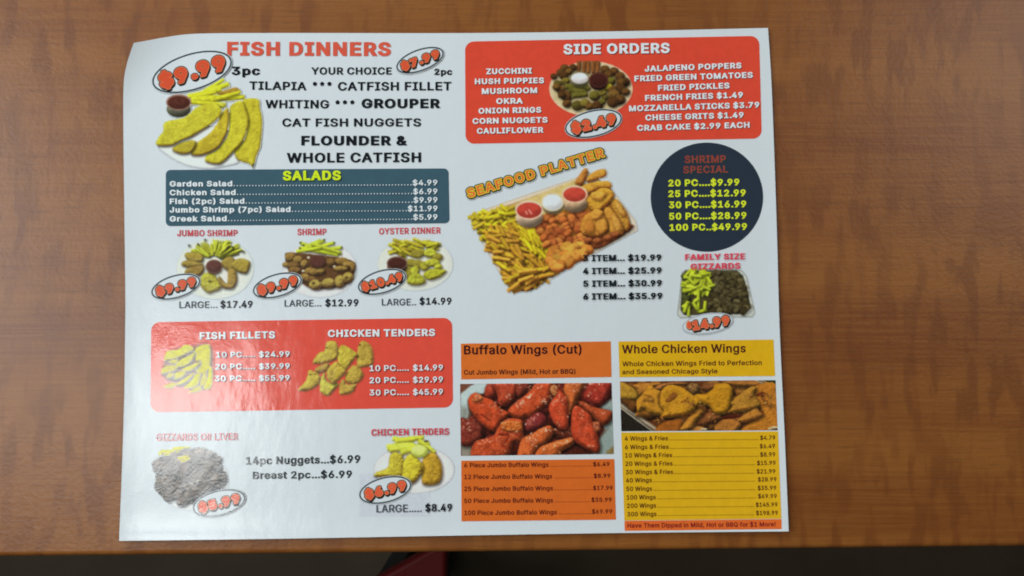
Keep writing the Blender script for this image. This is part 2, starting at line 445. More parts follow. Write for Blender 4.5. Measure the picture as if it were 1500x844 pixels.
# ------------------------------------------------------------------ lettering
# letter outlines of a plain grotesque, thousandths: per letter its advance, then each closed contour as x, y, x, y
GLYPHS = {
    'A': (480, [(16, 0, 201, 509, 276, 509, 463, 0, 395, 0, 283, 314, 232, 478, 245, 478, 218, 389, 85, 0),
              (110, 142, 110, 199, 370, 199, 370, 142)]),
    'B': (456, [(60, 0, 60, 509, 261, 508, 298, 502, 329, 491, 364, 464, 381, 442, 395, 403, 398, 361, 391, 329, 376, 304, 356, 286, 315, 267, 315, 262, 344, 255, 372, 239, 396, 214, 408, 192, 415, 166, 417, 121, 411, 93, 400, 67, 383, 44, 359, 26, 311, 6, 247, 0),
              (125, 57, 267, 58, 318, 72, 339, 89, 354, 123, 353, 157, 342, 184, 315, 213, 273, 229, 125, 231),
              (125, 285, 249, 286, 269, 289, 297, 301, 323, 326, 334, 352, 335, 385, 321, 419, 302, 437, 290, 443, 259, 451, 125, 452)]),
    'C': (510, [(267, -7, 217, -2, 171, 13, 131, 39, 97, 73, 70, 115, 51, 166, 41, 223, 40, 254, 41, 285, 51, 343, 70, 393, 97, 436, 131, 470, 171, 495, 217, 510, 267, 516, 298, 514, 340, 504, 379, 487, 402, 471, 432, 442, 448, 418, 461, 392, 473, 348, 408, 348, 394, 386, 365, 423, 333, 442, 287, 455, 249, 455, 199, 441, 156, 410, 134, 381, 117, 345, 107, 303, 103, 254, 107, 206, 117, 163, 134, 127, 157, 98, 184, 76, 215, 61, 249, 54, 287, 54, 315, 60, 350, 75, 378, 99, 399, 131, 408, 160, 473, 160, 461, 117, 448, 91, 432, 67, 402, 38, 379, 22, 341, 5, 312, -3)]),
    'D': (502, [(219, 0, 96, 0, 96, 57, 215, 57, 261, 61, 301, 72, 347, 103, 370, 132, 392, 187, 399, 255, 392, 323, 379, 361, 360, 392, 320, 428, 285, 443, 244, 451, 93, 452, 93, 509, 254, 507, 281, 504, 331, 489, 373, 465, 407, 432, 433, 391, 451, 342, 460, 286, 457, 195, 443, 142, 421, 97, 406, 77, 371, 44, 328, 20, 277, 5),
              (125, 509, 125, 0, 60, 0, 60, 509)]),
    'E': (419, [(60, 0, 60, 509, 372, 509, 372, 452, 125, 452, 125, 286, 355, 286, 355, 229, 125, 229, 125, 57, 375, 57, 375, 0)]),
    'F': (410, [(60, 0, 60, 509, 369, 509, 369, 452, 125, 452, 125, 278, 346, 278, 346, 221, 125, 221, 125, 0)]),
    'G': (520, [(269, -7, 217, -2, 171, 14, 130, 39, 96, 73, 69, 116, 51, 166, 40, 254, 51, 343, 69, 393, 96, 436, 129, 470, 170, 495, 215, 510, 265, 516, 296, 514, 340, 504, 367, 492, 403, 469, 433, 439, 449, 416, 462, 391, 474, 349, 408, 349, 392, 385, 370, 415, 341, 437, 315, 448, 286, 455, 247, 455, 214, 447, 183, 432, 156, 410, 134, 381, 117, 345, 107, 303, 104, 229, 111, 184, 125, 145, 145, 112, 184, 76, 233, 57, 285, 54, 331, 65, 369, 88, 396, 123, 412, 168, 415, 202, 434, 199, 283, 199, 283, 256, 478, 256, 474, 152, 461, 110, 439, 73, 411, 43, 357, 10, 315, -3)]),
    'H': (517, [(60, 0, 60, 509, 125, 509, 125, 289, 392, 289, 392, 509, 457, 509, 457, 0, 392, 0, 392, 232, 125, 232, 125, 0)]),
    'I': (300, [(31, 0, 31, 57, 118, 57, 118, 452, 31, 452, 31, 509, 269, 509, 269, 452, 183, 452, 183, 57, 269, 57, 269, 0)]),
    'J': (396, [(185, -7, 159, -5, 113, 7, 75, 33, 60, 50, 40, 92, 35, 118, 33, 173, 98, 173, 99, 128, 106, 97, 122, 74, 143, 59, 170, 51, 200, 51, 226, 59, 248, 74, 263, 97, 271, 128, 272, 509, 336, 509, 336, 145, 330, 92, 309, 50, 276, 19, 235, 0)]),
    'K': (467, [(104, 145, 104, 216, 182, 312, 364, 509, 448, 509),
              (60, 0, 60, 509, 125, 509, 125, 0),
              (372, 0, 188, 259, 228, 309, 449, 0)]),
    'L': (393, [(60, 0, 60, 509, 125, 509, 125, 57, 361, 57, 361, 0)]),
    'M': (628, [(60, 0, 60, 509, 152, 509, 281, 177, 322, 49, 307, 49, 342, 158, 476, 509, 568, 509, 568, 0, 504, 0, 507, 457, 513, 457, 470, 329, 342, 0, 286, 0, 166, 301, 112, 457, 119, 457, 120, 407, 122, 0)]),
    'N': (523, [(60, 0, 60, 509, 136, 509, 358, 158, 414, 55, 405, 54, 399, 166, 399, 509, 463, 509, 463, 0, 387, 0, 172, 340, 108, 452, 119, 454, 125, 303, 125, 0)]),
    'O': (533, [(267, -7, 217, -2, 171, 13, 131, 39, 97, 73, 70, 115, 51, 166, 41, 223, 40, 254, 41, 285, 51, 343, 70, 393, 97, 436, 131, 470, 171, 495, 217, 510, 267, 516, 317, 510, 363, 495, 403, 470, 437, 436, 464, 393, 482, 343, 492, 285, 493, 254, 492, 223, 482, 166, 464, 115, 437, 73, 403, 39, 363, 13, 317, -2),
              (267, 53, 302, 57, 334, 68, 364, 86, 388, 112, 408, 144, 422, 183, 430, 254, 422, 325, 408, 365, 388, 397, 364, 423, 334, 441, 302, 452, 267, 456, 232, 452, 199, 441, 170, 422, 145, 397, 125, 364, 111, 325, 103, 254, 111, 183, 125, 144, 145, 112, 170, 86, 199, 68, 232, 57)]),
    'P': (445, [(60, 0, 60, 509, 258, 508, 298, 501, 332, 487, 371, 456, 397, 415, 408, 365, 406, 313, 390, 265, 360, 227, 316, 199, 279, 189, 235, 186, 109, 186, 109, 242, 248, 243, 275, 247, 306, 262, 328, 284, 343, 325, 343, 371, 328, 411, 315, 426, 297, 439, 262, 450, 125, 452, 125, 0)]),
    'Q': (533, [(245, 159, 313, 159, 468, -48, 401, -48),
              (267, -7, 217, -2, 171, 13, 131, 39, 97, 73, 70, 115, 51, 166, 41, 223, 40, 254, 41, 285, 51, 343, 70, 393, 97, 436, 131, 470, 171, 495, 217, 510, 267, 516, 317, 510, 363, 495, 403, 470, 437, 436, 464, 393, 482, 343, 492, 285, 493, 254, 492, 223, 482, 166, 464, 115, 437, 73, 403, 39, 363, 13, 317, -2),
              (267, 53, 302, 57, 334, 68, 364, 86, 388, 112, 408, 144, 422, 183, 430, 254, 422, 325, 408, 365, 388, 397, 364, 423, 334, 441, 302, 452, 267, 456, 232, 452, 199, 441, 170, 422, 145, 397, 125, 364, 111, 325, 103, 254, 111, 183, 125, 144, 145, 112, 170, 86, 199, 68, 232, 57)]),
    'R': (449, [(60, 0, 60, 509, 259, 508, 299, 501, 333, 489, 372, 459, 397, 419, 409, 370, 406, 317, 390, 271, 361, 235, 317, 210, 279, 201, 96, 198, 96, 255, 249, 256, 287, 263, 307, 272, 329, 292, 338, 309, 345, 340, 343, 375, 334, 405, 322, 421, 298, 440, 275, 448, 248, 452, 125, 452, 125, 0),
              (353, 0, 230, 229, 303, 229, 428, 0)]),
    'S': (447, [(224, -9, 162, -2, 128, 9, 98, 26, 74, 48, 56, 74, 44, 103, 38, 137, 104, 137, 112, 105, 138, 74, 166, 59, 212, 50, 263, 53, 296, 65, 323, 84, 340, 109, 345, 129, 343, 157, 337, 172, 320, 190, 277, 212, 160, 247, 118, 266, 86, 289, 74, 303, 57, 335, 52, 372, 56, 405, 67, 434, 85, 460, 109, 481, 154, 504, 189, 513, 227, 516, 283, 509, 316, 498, 344, 481, 367, 461, 385, 436, 396, 408, 401, 378, 337, 378, 323, 418, 289, 445, 243, 458, 200, 457, 158, 443, 129, 418, 116, 385, 116, 366, 121, 348, 138, 327, 161, 312, 196, 298, 302, 267, 359, 238, 382, 215, 395, 198, 403, 177, 408, 139, 405, 107, 394, 77, 377, 51, 353, 28, 323, 11, 288, -2)]),
    'T': (449, [(32, 452, 32, 509, 417, 509, 417, 452, 257, 452, 257, 0, 193, 0, 193, 452)]),
    'U': (517, [(259, -8, 192, 0, 137, 25, 95, 64, 69, 114, 60, 173, 60, 509, 124, 509, 124, 178, 127, 150, 135, 125, 156, 92, 187, 68, 213, 57, 259, 52, 290, 54, 331, 68, 362, 92, 382, 125, 390, 150, 393, 178, 393, 509, 457, 509, 457, 173, 448, 114, 422, 64, 380, 25, 325, 0)]),
    'V': (480, [(204, 0, 16, 509, 84, 509, 200, 183, 248, 31, 235, 31, 255, 101, 395, 509, 463, 509, 278, 0)]),
    'W': (686, [(155, 0, 16, 509, 82, 509, 168, 176, 197, 40, 189, 40, 209, 135, 306, 509, 380, 509, 469, 166, 497, 40, 488, 40, 506, 125, 603, 509, 670, 509, 530, 0, 455, 0, 364, 336, 336, 475, 350, 475, 332, 380, 230, 0)]),
    'X': (474, [(18, 0, 217, 284, 217, 236, 29, 509, 104, 509, 200, 368, 243, 292, 232, 292, 259, 341, 374, 509, 446, 509, 259, 239, 259, 287, 456, 0, 382, 0, 268, 165, 230, 231, 244, 231, 222, 190, 91, 0)]),
    'Y': (472, [(203, 0, 203, 208, 16, 509, 91, 509, 211, 313, 250, 230, 224, 230, 240, 271, 280, 344, 381, 509, 455, 509, 268, 208, 268, 0)]),
    'Z': (438, [(42, 0, 42, 46, 306, 431, 341, 476, 348, 454, 40, 452, 40, 509, 397, 509, 397, 462, 134, 81, 97, 33, 90, 54, 399, 57, 399, 0)]),
    'a': (389, [(160, -9, 132, -6, 94, 5, 73, 18, 55, 35, 41, 55, 33, 80, 30, 108, 35, 143, 55, 176, 69, 188, 95, 202, 136, 213, 242, 228, 265, 235, 275, 249, 270, 290, 258, 309, 240, 322, 196, 331, 166, 328, 135, 315, 113, 296, 100, 274, 41, 291, 53, 317, 69, 337, 110, 366, 169, 383, 202, 384, 239, 379, 277, 366, 302, 347, 322, 320, 331, 297, 337, 251, 337, 0, 277, 0, 277, 52, 272, 52, 252, 25, 224, 5, 195, -5),
              (170, 45, 218, 54, 237, 64, 258, 85, 274, 119, 276, 190, 243, 178, 142, 161, 114, 148, 99, 134, 92, 105, 93, 90, 102, 72, 130, 52)]),
    'b': (424, [(229, -8, 192, -4, 164, 9, 143, 25, 118, 59, 112, 59, 112, 0, 53, 0, 53, 509, 114, 509, 114, 319, 118, 319, 149, 357, 181, 377, 215, 384, 265, 381, 298, 369, 339, 338, 361, 309, 377, 274, 387, 234, 389, 165, 383, 122, 361, 68, 340, 39, 298, 7, 266, -4),
              (220, 47, 258, 54, 279, 66, 297, 83, 310, 104, 320, 130, 328, 189, 320, 248, 311, 273, 297, 294, 280, 311, 259, 323, 220, 330, 182, 323, 161, 312, 144, 296, 130, 275, 121, 250, 113, 189, 121, 128, 131, 103, 144, 82, 162, 65, 183, 53)]),
    'c': (396, [(207, -8, 168, -4, 133, 8, 102, 27, 76, 53, 56, 85, 42, 123, 34, 187, 42, 253, 56, 291, 76, 323, 102, 349, 133, 369, 168, 380, 207, 384, 260, 377, 305, 356, 340, 322, 362, 277, 303, 262, 294, 284, 275, 307, 254, 320, 229, 328, 179, 327, 145, 310, 127, 292, 114, 271, 98, 217, 98, 158, 114, 105, 136, 74, 155, 59, 179, 50, 207, 46, 243, 52, 271, 66, 292, 89, 304, 117, 363, 102, 341, 56, 306, 21, 261, -1)]),
    'd': (424, [(195, -8, 159, -4, 126, 7, 85, 39, 63, 68, 42, 122, 35, 165, 37, 234, 47, 274, 64, 309, 85, 338, 127, 369, 159, 381, 209, 384, 244, 377, 276, 357, 306, 319, 311, 319, 311, 509, 372, 509, 372, 0, 313, 0, 313, 59, 307, 59, 281, 25, 261, 9, 233, -4),
              (205, 47, 242, 53, 263, 65, 280, 82, 294, 103, 304, 128, 312, 189, 304, 250, 294, 275, 281, 296, 263, 312, 242, 323, 205, 330, 166, 323, 145, 311, 127, 294, 114, 273, 104, 248, 96, 189, 104, 130, 114, 104, 128, 83, 145, 66, 166, 54)]),
    'e': (404, [(212, -8, 151, 1, 117, 16, 88, 39, 65, 68, 48, 103, 38, 143, 34, 187, 38, 231, 48, 271, 64, 307, 87, 336, 115, 359, 148, 375, 205, 384, 242, 381, 277, 369, 309, 349, 328, 331, 351, 296, 362, 267, 369, 233, 371, 194, 371, 169, 75, 169, 75, 221, 338, 221, 310, 202, 305, 244, 292, 280, 271, 307, 242, 324, 205, 330, 167, 324, 146, 313, 121, 290, 109, 270, 98, 235, 97, 161, 101, 132, 110, 106, 124, 85, 141, 68, 162, 56, 186, 49, 230, 47, 261, 56, 280, 68, 295, 84, 306, 105, 365, 91, 343, 48, 306, 16, 256, -4)]),
    'f': (254, [(228, 379, 228, 327, 6, 327, 6, 379),
              (81, 0, 81, 432, 86, 467, 96, 486, 109, 502, 145, 523, 187, 530, 236, 523, 243, 521, 227, 468, 195, 474, 167, 469, 154, 460, 144, 438, 142, 0)]),
    'g': (425, [(207, -151, 160, -147, 111, -130, 74, -103, 51, -69, 101, -41, 133, -76, 173, -94, 225, -96, 270, -83, 293, -65, 307, -40, 311, -6, 311, 68, 306, 68, 287, 41, 268, 25, 243, 12, 221, 7, 160, 8, 128, 19, 99, 36, 64, 74, 42, 126, 35, 168, 35, 214, 47, 275, 64, 310, 86, 338, 112, 361, 143, 376, 196, 384, 244, 377, 277, 358, 308, 319, 313, 319, 313, 379, 372, 379, 372, -9, 364, -62, 341, -102, 305, -129, 259, -145),
              (205, 59, 243, 65, 264, 75, 281, 90, 294, 110, 304, 133, 312, 193, 305, 251, 295, 276, 281, 296, 264, 312, 243, 323, 205, 330, 166, 323, 145, 312, 128, 295, 114, 274, 104, 250, 96, 193, 104, 135, 114, 111, 128, 91, 145, 76, 167, 65)]),
    'h': (410, [(114, 227, 114, 0, 53, 0, 53, 509, 114, 509, 114, 287, 102, 287, 129, 339, 152, 362, 180, 376, 211, 384, 257, 382, 295, 369, 316, 353, 341, 321, 354, 276, 357, 0, 296, 0, 295, 252, 288, 281, 273, 304, 252, 320, 225, 328, 189, 327, 161, 317, 138, 299, 126, 283, 118, 263)]),
    'i': (167, [(53, 0, 53, 379, 114, 379, 114, 0),
              (84, 443, 71, 445, 54, 455, 43, 471, 41, 483, 46, 502, 54, 512, 65, 519, 84, 524, 97, 522, 114, 512, 124, 496, 126, 483, 122, 465, 114, 455, 97, 445)]),
    'j': (167, [(53, 379, 114, 379, 112, -56, 96, -100, 74, -123, 43, -138, -10, -143, -10, -87, 21, -84, 35, -77, 45, -65, 52, -40),
              (83, 443, 70, 445, 53, 455, 43, 471, 41, 483, 45, 502, 53, 512, 64, 519, 83, 524, 97, 522, 114, 512, 124, 496, 126, 483, 124, 471, 114, 455, 97, 445)]),
    'k': (381, [(110, 137, 110, 212, 121, 212, 284, 379, 360, 379, 184, 199, 177, 199),
              (53, 0, 53, 509, 114, 509, 114, 0),
              (294, 0, 148, 186, 191, 229, 372, 0)]),
    'l': (189, [(139, -2, 108, 1, 83, 12, 66, 30, 53, 68, 53, 509, 114, 509, 115, 80, 120, 62, 127, 56, 146, 52, 170, 54, 181, 3)]),
    'm': (610, [(53, 0, 53, 379, 112, 379, 112, 295, 108, 295, 120, 328, 147, 360, 172, 376, 209, 386, 250, 382, 287, 361, 312, 325, 321, 295, 312, 295, 325, 326, 345, 351, 371, 370, 402, 382, 437, 386, 474, 381, 508, 365, 534, 339, 551, 303, 556, 272, 557, 0, 496, 0, 496, 254, 492, 283, 481, 305, 463, 319, 442, 328, 419, 330, 390, 327, 367, 315, 350, 297, 339, 274, 335, 247, 335, 0, 274, 0, 273, 272, 267, 293, 253, 311, 224, 327, 199, 330, 174, 327, 150, 316, 131, 297, 118, 271, 114, 238, 114, 0)]),
    'n': (410, [(114, 227, 114, 0, 53, 0, 53, 379, 112, 379, 112, 287, 102, 287, 129, 339, 152, 362, 180, 376, 211, 384, 257, 382, 295, 369, 316, 353, 341, 321, 354, 276, 357, 0, 296, 0, 295, 252, 288, 281, 273, 304, 252, 320, 225, 328, 189, 327, 161, 317, 138, 299, 126, 283, 118, 263)]),
    'o': (415, [(207, -8, 168, -4, 133, 8, 102, 27, 76, 53, 56, 85, 42, 123, 34, 187, 42, 253, 56, 291, 76, 323, 102, 349, 133, 369, 168, 380, 207, 384, 247, 380, 282, 369, 314, 349, 339, 323, 359, 291, 373, 253, 381, 187, 378, 143, 367, 103, 350, 68, 327, 39, 299, 16, 265, 1),
              (207, 46, 248, 53, 270, 66, 288, 83, 302, 105, 311, 131, 319, 187, 311, 245, 302, 271, 288, 292, 270, 310, 248, 323, 207, 330, 167, 323, 145, 310, 127, 292, 114, 271, 104, 245, 96, 187, 104, 131, 114, 105, 127, 83, 145, 66, 167, 53)]),
    'p': (424, [(53, -143, 53, 379, 112, 379, 112, 319, 118, 319, 137, 346, 155, 363, 191, 380, 248, 383, 298, 369, 327, 350, 351, 325, 370, 293, 383, 255, 389, 212, 389, 165, 383, 122, 370, 84, 351, 52, 313, 16, 282, 1, 248, -7, 204, -6, 173, 4, 150, 19, 118, 59, 114, 59, 114, -143),
              (220, 47, 258, 54, 279, 66, 297, 83, 310, 104, 320, 130, 328, 189, 320, 248, 311, 273, 297, 294, 280, 311, 259, 323, 220, 330, 182, 323, 161, 312, 144, 296, 130, 275, 121, 250, 113, 189, 121, 128, 131, 103, 144, 82, 162, 65, 183, 53)]),
    'r': (259, [(53, 0, 53, 379, 112, 379, 112, 321, 115, 321, 134, 351, 163, 374, 200, 384, 243, 384, 243, 322, 196, 325, 168, 319, 137, 298, 121, 275, 114, 237, 114, 0)]),
    's': (365, [(182, -8, 125, -1, 79, 21, 62, 38, 48, 58, 36, 94, 94, 107, 108, 75, 124, 60, 156, 48, 181, 45, 210, 48, 234, 56, 253, 69, 264, 85, 268, 103, 266, 118, 248, 141, 223, 152, 130, 175, 97, 190, 63, 219, 48, 258, 48, 287, 53, 310, 65, 332, 82, 350, 115, 370, 142, 379, 202, 384, 242, 377, 283, 355, 305, 330, 324, 290, 268, 277, 256, 301, 234, 322, 201, 332, 162, 330, 140, 322, 117, 303, 109, 277, 114, 255, 124, 243, 149, 230, 249, 204, 295, 181, 322, 149, 331, 107, 328, 81, 319, 58, 304, 37, 284, 20, 260, 6, 231, -3)]),
    't': (227, [(204, 379, 204, 327, 6, 327, 6, 379),
              (65, 471, 126, 471, 128, 80, 136, 61, 146, 54, 170, 50, 202, 54, 213, 2, 168, -4, 117, 5, 104, 12, 82, 32, 69, 59, 65, 93)]),
    'u': (410, [(182, -5, 140, 1, 104, 18, 76, 47, 63, 72, 55, 103, 53, 139, 53, 379, 114, 379, 114, 144, 117, 112, 129, 86, 147, 66, 171, 54, 200, 50, 231, 54, 257, 67, 278, 88, 291, 117, 296, 153, 296, 379, 357, 379, 357, 0, 298, 0, 298, 92, 307, 92, 300, 72, 269, 27, 230, 3)]),
    'v': (389, [(163, 0, 17, 379, 84, 379, 175, 128, 206, 21, 184, 21, 219, 141, 305, 379, 371, 379, 226, 0)]),
    'w': (567, [(138, 0, 23, 379, 87, 379, 145, 169, 175, 41, 165, 41, 177, 99, 252, 379, 316, 379, 373, 169, 402, 41, 391, 41, 400, 81, 480, 379, 545, 379, 429, 0, 368, 0, 316, 182, 277, 338, 291, 338, 257, 203, 199, 0)]),
    'y': (389, [(47, -139, 61, -86, 98, -90, 125, -79, 143, -54, 163, -1, 17, 379, 84, 379, 170, 141, 206, 21, 184, 21, 219, 141, 305, 379, 371, 379, 204, -58, 189, -90, 163, -121, 131, -139, 91, -145)]),
    'z': (380, [(42, 0, 42, 46, 254, 320, 254, 323, 48, 323, 48, 379, 333, 379, 333, 331, 126, 56, 339, 56, 339, 0)]),
    '0': (453, [(227, -7, 205, -6, 165, 4, 130, 24, 101, 53, 78, 91, 61, 138, 51, 192, 48, 254, 51, 316, 61, 370, 78, 417, 101, 455, 130, 484, 165, 504, 205, 514, 227, 516, 269, 511, 288, 504, 323, 484, 352, 455, 375, 417, 392, 370, 402, 316, 405, 254, 402, 192, 392, 138, 375, 91, 352, 53, 323, 24, 289, 4, 269, -2),
              (227, 50, 267, 58, 290, 74, 309, 97, 324, 126, 335, 163, 344, 254, 335, 346, 324, 382, 309, 412, 290, 435, 267, 451, 227, 460, 186, 451, 163, 435, 144, 412, 129, 382, 118, 346, 111, 303, 109, 254, 118, 163, 129, 126, 144, 97, 163, 74, 186, 58)]),
    '1': (453, [(76, 0, 76, 55, 391, 55, 391, 0),
              (276, 509, 276, 0, 212, 0, 212, 448, 86, 358, 86, 427, 198, 509)]),
    '2': (453, [(64, 0, 64, 47, 282, 282, 311, 327, 320, 371, 316, 402, 296, 433, 264, 453, 224, 460, 191, 455, 156, 436, 135, 404, 127, 362, 66, 362, 69, 397, 79, 428, 105, 468, 129, 488, 158, 503, 190, 512, 225, 516, 260, 513, 291, 503, 332, 479, 352, 458, 368, 432, 380, 388, 381, 361, 375, 328, 361, 296, 325, 245, 153, 60, 153, 57, 389, 57, 389, 0)]),
    '3': (453, [(218, -7, 182, -4, 148, 4, 118, 17, 92, 35, 70, 57, 55, 84, 44, 132, 109, 132, 117, 103, 133, 80, 156, 63, 196, 51, 231, 50, 265, 57, 293, 71, 315, 93, 327, 122, 329, 156, 321, 187, 303, 213, 275, 234, 249, 242, 219, 247, 157, 248, 157, 299, 288, 452, 70, 452, 70, 509, 372, 509, 372, 461, 211, 278, 211, 289, 273, 287, 308, 276, 350, 248, 371, 222, 389, 178, 392, 127, 385, 95, 361, 53, 324, 21, 275, 0)]),
    '4': (453, [(40, 105, 40, 158, 247, 509, 311, 509, 109, 163, 413, 163, 413, 105),
              (282, 0, 282, 318, 343, 318, 343, 0)]),
    '5': (453, [(221, -7, 170, 0, 140, 11, 114, 28, 92, 48, 75, 73, 64, 100, 60, 130, 122, 130, 133, 96, 144, 82, 165, 65, 201, 52, 245, 52, 266, 59, 285, 71, 314, 104, 327, 149, 323, 199, 314, 221, 293, 248, 264, 267, 242, 275, 208, 277, 177, 271, 149, 261, 128, 246, 67, 253, 96, 509, 366, 509, 366, 452, 151, 452, 134, 301, 168, 321, 208, 332, 256, 332, 294, 321, 326, 302, 361, 266, 379, 231, 389, 192, 390, 144, 383, 108, 369, 76, 349, 48, 323, 25, 293, 7, 259, -3)]),
    '6': (453, [(226, -7, 190, -3, 157, 7, 128, 24, 104, 47, 84, 74, 71, 107, 64, 143, 66, 192, 80, 239, 108, 295, 252, 509, 322, 509, 151, 261, 145, 261, 170, 292, 210, 312, 235, 314, 270, 311, 316, 295, 352, 266, 377, 225, 388, 176, 385, 121, 368, 73, 348, 45, 324, 23, 279, 1),
              (226, 48, 259, 54, 295, 76, 319, 111, 327, 157, 323, 193, 302, 231, 269, 256, 226, 265, 183, 257, 150, 231, 130, 193, 125, 158, 133, 112, 157, 76, 193, 54)]),
    '7': (453, [(97, 0, 323, 452, 62, 452, 62, 509, 391, 509, 391, 449, 165, 0)]),
    '8': (453, [(226, -7, 169, 0, 136, 11, 107, 28, 84, 50, 66, 75, 55, 104, 52, 135, 57, 172, 77, 216, 110, 248, 153, 265, 125, 278, 102, 296, 78, 335, 70, 380, 74, 410, 83, 437, 109, 472, 146, 498, 176, 509, 226, 516, 277, 509, 306, 498, 343, 472, 369, 437, 378, 410, 382, 380, 374, 335, 350, 296, 327, 278, 300, 265, 342, 248, 375, 216, 396, 172, 401, 135, 397, 104, 387, 75, 369, 50, 346, 28, 317, 11, 284, 0),
              (226, 49, 264, 53, 303, 71, 328, 100, 337, 139, 331, 170, 309, 204, 273, 227, 226, 235, 179, 227, 143, 204, 121, 170, 115, 139, 124, 100, 149, 71, 189, 53),
              (226, 290, 266, 296, 296, 316, 315, 347, 319, 376, 315, 404, 297, 434, 266, 453, 226, 460, 186, 453, 155, 434, 137, 404, 133, 376, 137, 347, 156, 316, 186, 296)]),
    '9': (453, [(226, 516, 262, 512, 295, 502, 324, 485, 349, 462, 368, 434, 381, 402, 388, 366, 386, 317, 373, 270, 344, 214, 200, 0, 130, 0, 301, 248, 307, 248, 282, 216, 242, 197, 218, 195, 183, 198, 137, 214, 101, 243, 76, 283, 64, 333, 67, 388, 85, 436, 104, 463, 128, 485, 174, 508),
              (226, 460, 193, 455, 157, 433, 134, 397, 125, 352, 130, 316, 150, 278, 184, 252, 226, 243, 259, 248, 295, 270, 319, 305, 327, 350, 319, 397, 295, 433, 259, 455)]),
    '$': (447, [(202, -74, 202, 583, 244, 583, 244, -74),
              (224, -9, 162, -2, 128, 9, 98, 26, 74, 48, 56, 74, 44, 103, 38, 137, 104, 137, 112, 105, 138, 74, 166, 59, 212, 50, 263, 53, 296, 65, 323, 84, 340, 109, 345, 129, 343, 157, 337, 172, 320, 190, 277, 212, 160, 247, 118, 266, 86, 289, 74, 303, 57, 335, 52, 372, 56, 405, 67, 434, 85, 460, 109, 481, 154, 504, 189, 513, 227, 516, 283, 509, 316, 498, 344, 481, 367, 461, 385, 436, 396, 408, 401, 378, 337, 378, 323, 418, 289, 445, 243, 458, 200, 457, 158, 443, 129, 418, 116, 385, 116, 366, 121, 348, 138, 327, 161, 312, 196, 298, 302, 267, 359, 238, 382, 215, 395, 198, 403, 177, 408, 139, 405, 107, 394, 77, 377, 51, 353, 28, 323, 11, 288, -2)]),
    '.': (188, [(95, -4, 75, 0, 63, 9, 54, 20, 50, 41, 54, 62, 63, 73, 75, 82, 95, 87, 116, 82, 128, 73, 139, 55, 141, 41, 139, 27, 128, 9, 116, 0)]),
    ',': (188, [(38, -119, 68, 71, 137, 71, 84, -119)]),
    '&': (448, [(197, -7, 142, 0, 110, 12, 84, 29, 63, 50, 47, 75, 37, 103, 34, 133, 43, 180, 67, 217, 116, 261, 228, 345, 255, 375, 262, 405, 256, 431, 245, 445, 231, 455, 201, 461, 168, 453, 145, 431, 137, 399, 145, 363, 175, 319, 438, 0, 364, 0, 121, 293, 87, 344, 77, 376, 75, 398, 78, 424, 91, 458, 105, 477, 134, 499, 172, 511, 200, 513, 229, 511, 254, 504, 294, 478, 314, 449, 321, 428, 324, 404, 321, 378, 307, 346, 278, 312, 142, 208, 110, 174, 99, 149, 97, 131, 99, 112, 109, 87, 135, 62, 172, 48, 217, 48, 251, 59, 292, 86, 324, 127, 344, 179, 349, 224, 408, 224, 404, 172, 392, 131, 371, 92, 333, 47, 311, 28, 271, 7, 241, -2)]),
    '(': (273, [(89, 207, 93, 276, 105, 348, 124, 418, 148, 484, 177, 539, 236, 539, 199, 451, 171, 359, 155, 269, 151, 207, 157, 133, 169, 76, 196, -5, 236, -96, 177, -96, 145, -36, 121, 24, 103, 85, 93, 146)]),
    ')': (273, [(37, -96, 78, -3, 99, 59, 116, 135, 122, 207, 115, 291, 96, 382, 66, 474, 37, 539, 97, 539, 134, 463, 168, 348, 182, 252, 184, 207, 180, 145, 170, 84, 152, 23, 127, -37, 97, -96)]),
    '*': (453, [(201, 223, 206, 331, 114, 272, 89, 315, 186, 365, 89, 415, 114, 459, 206, 400, 201, 509, 250, 509, 246, 400, 337, 459, 362, 415, 266, 365, 362, 315, 337, 272, 246, 331, 250, 223)]),
    '!': (196, [(67, 160, 63, 509, 132, 509, 128, 160),
              (98, -4, 77, 0, 66, 9, 57, 20, 52, 41, 54, 55, 66, 73, 77, 82, 98, 86, 119, 82, 130, 73, 139, 62, 143, 41, 139, 20, 130, 9, 119, 0)]),
    ' ': (188, []),
}
FONT = {c: (a / 1000, [np.array(l, float).reshape(-1, 2) / 1000 for l in ls]) for c, (a, ls) in GLYPHS.items()}
_gg, _gc = {}, {}


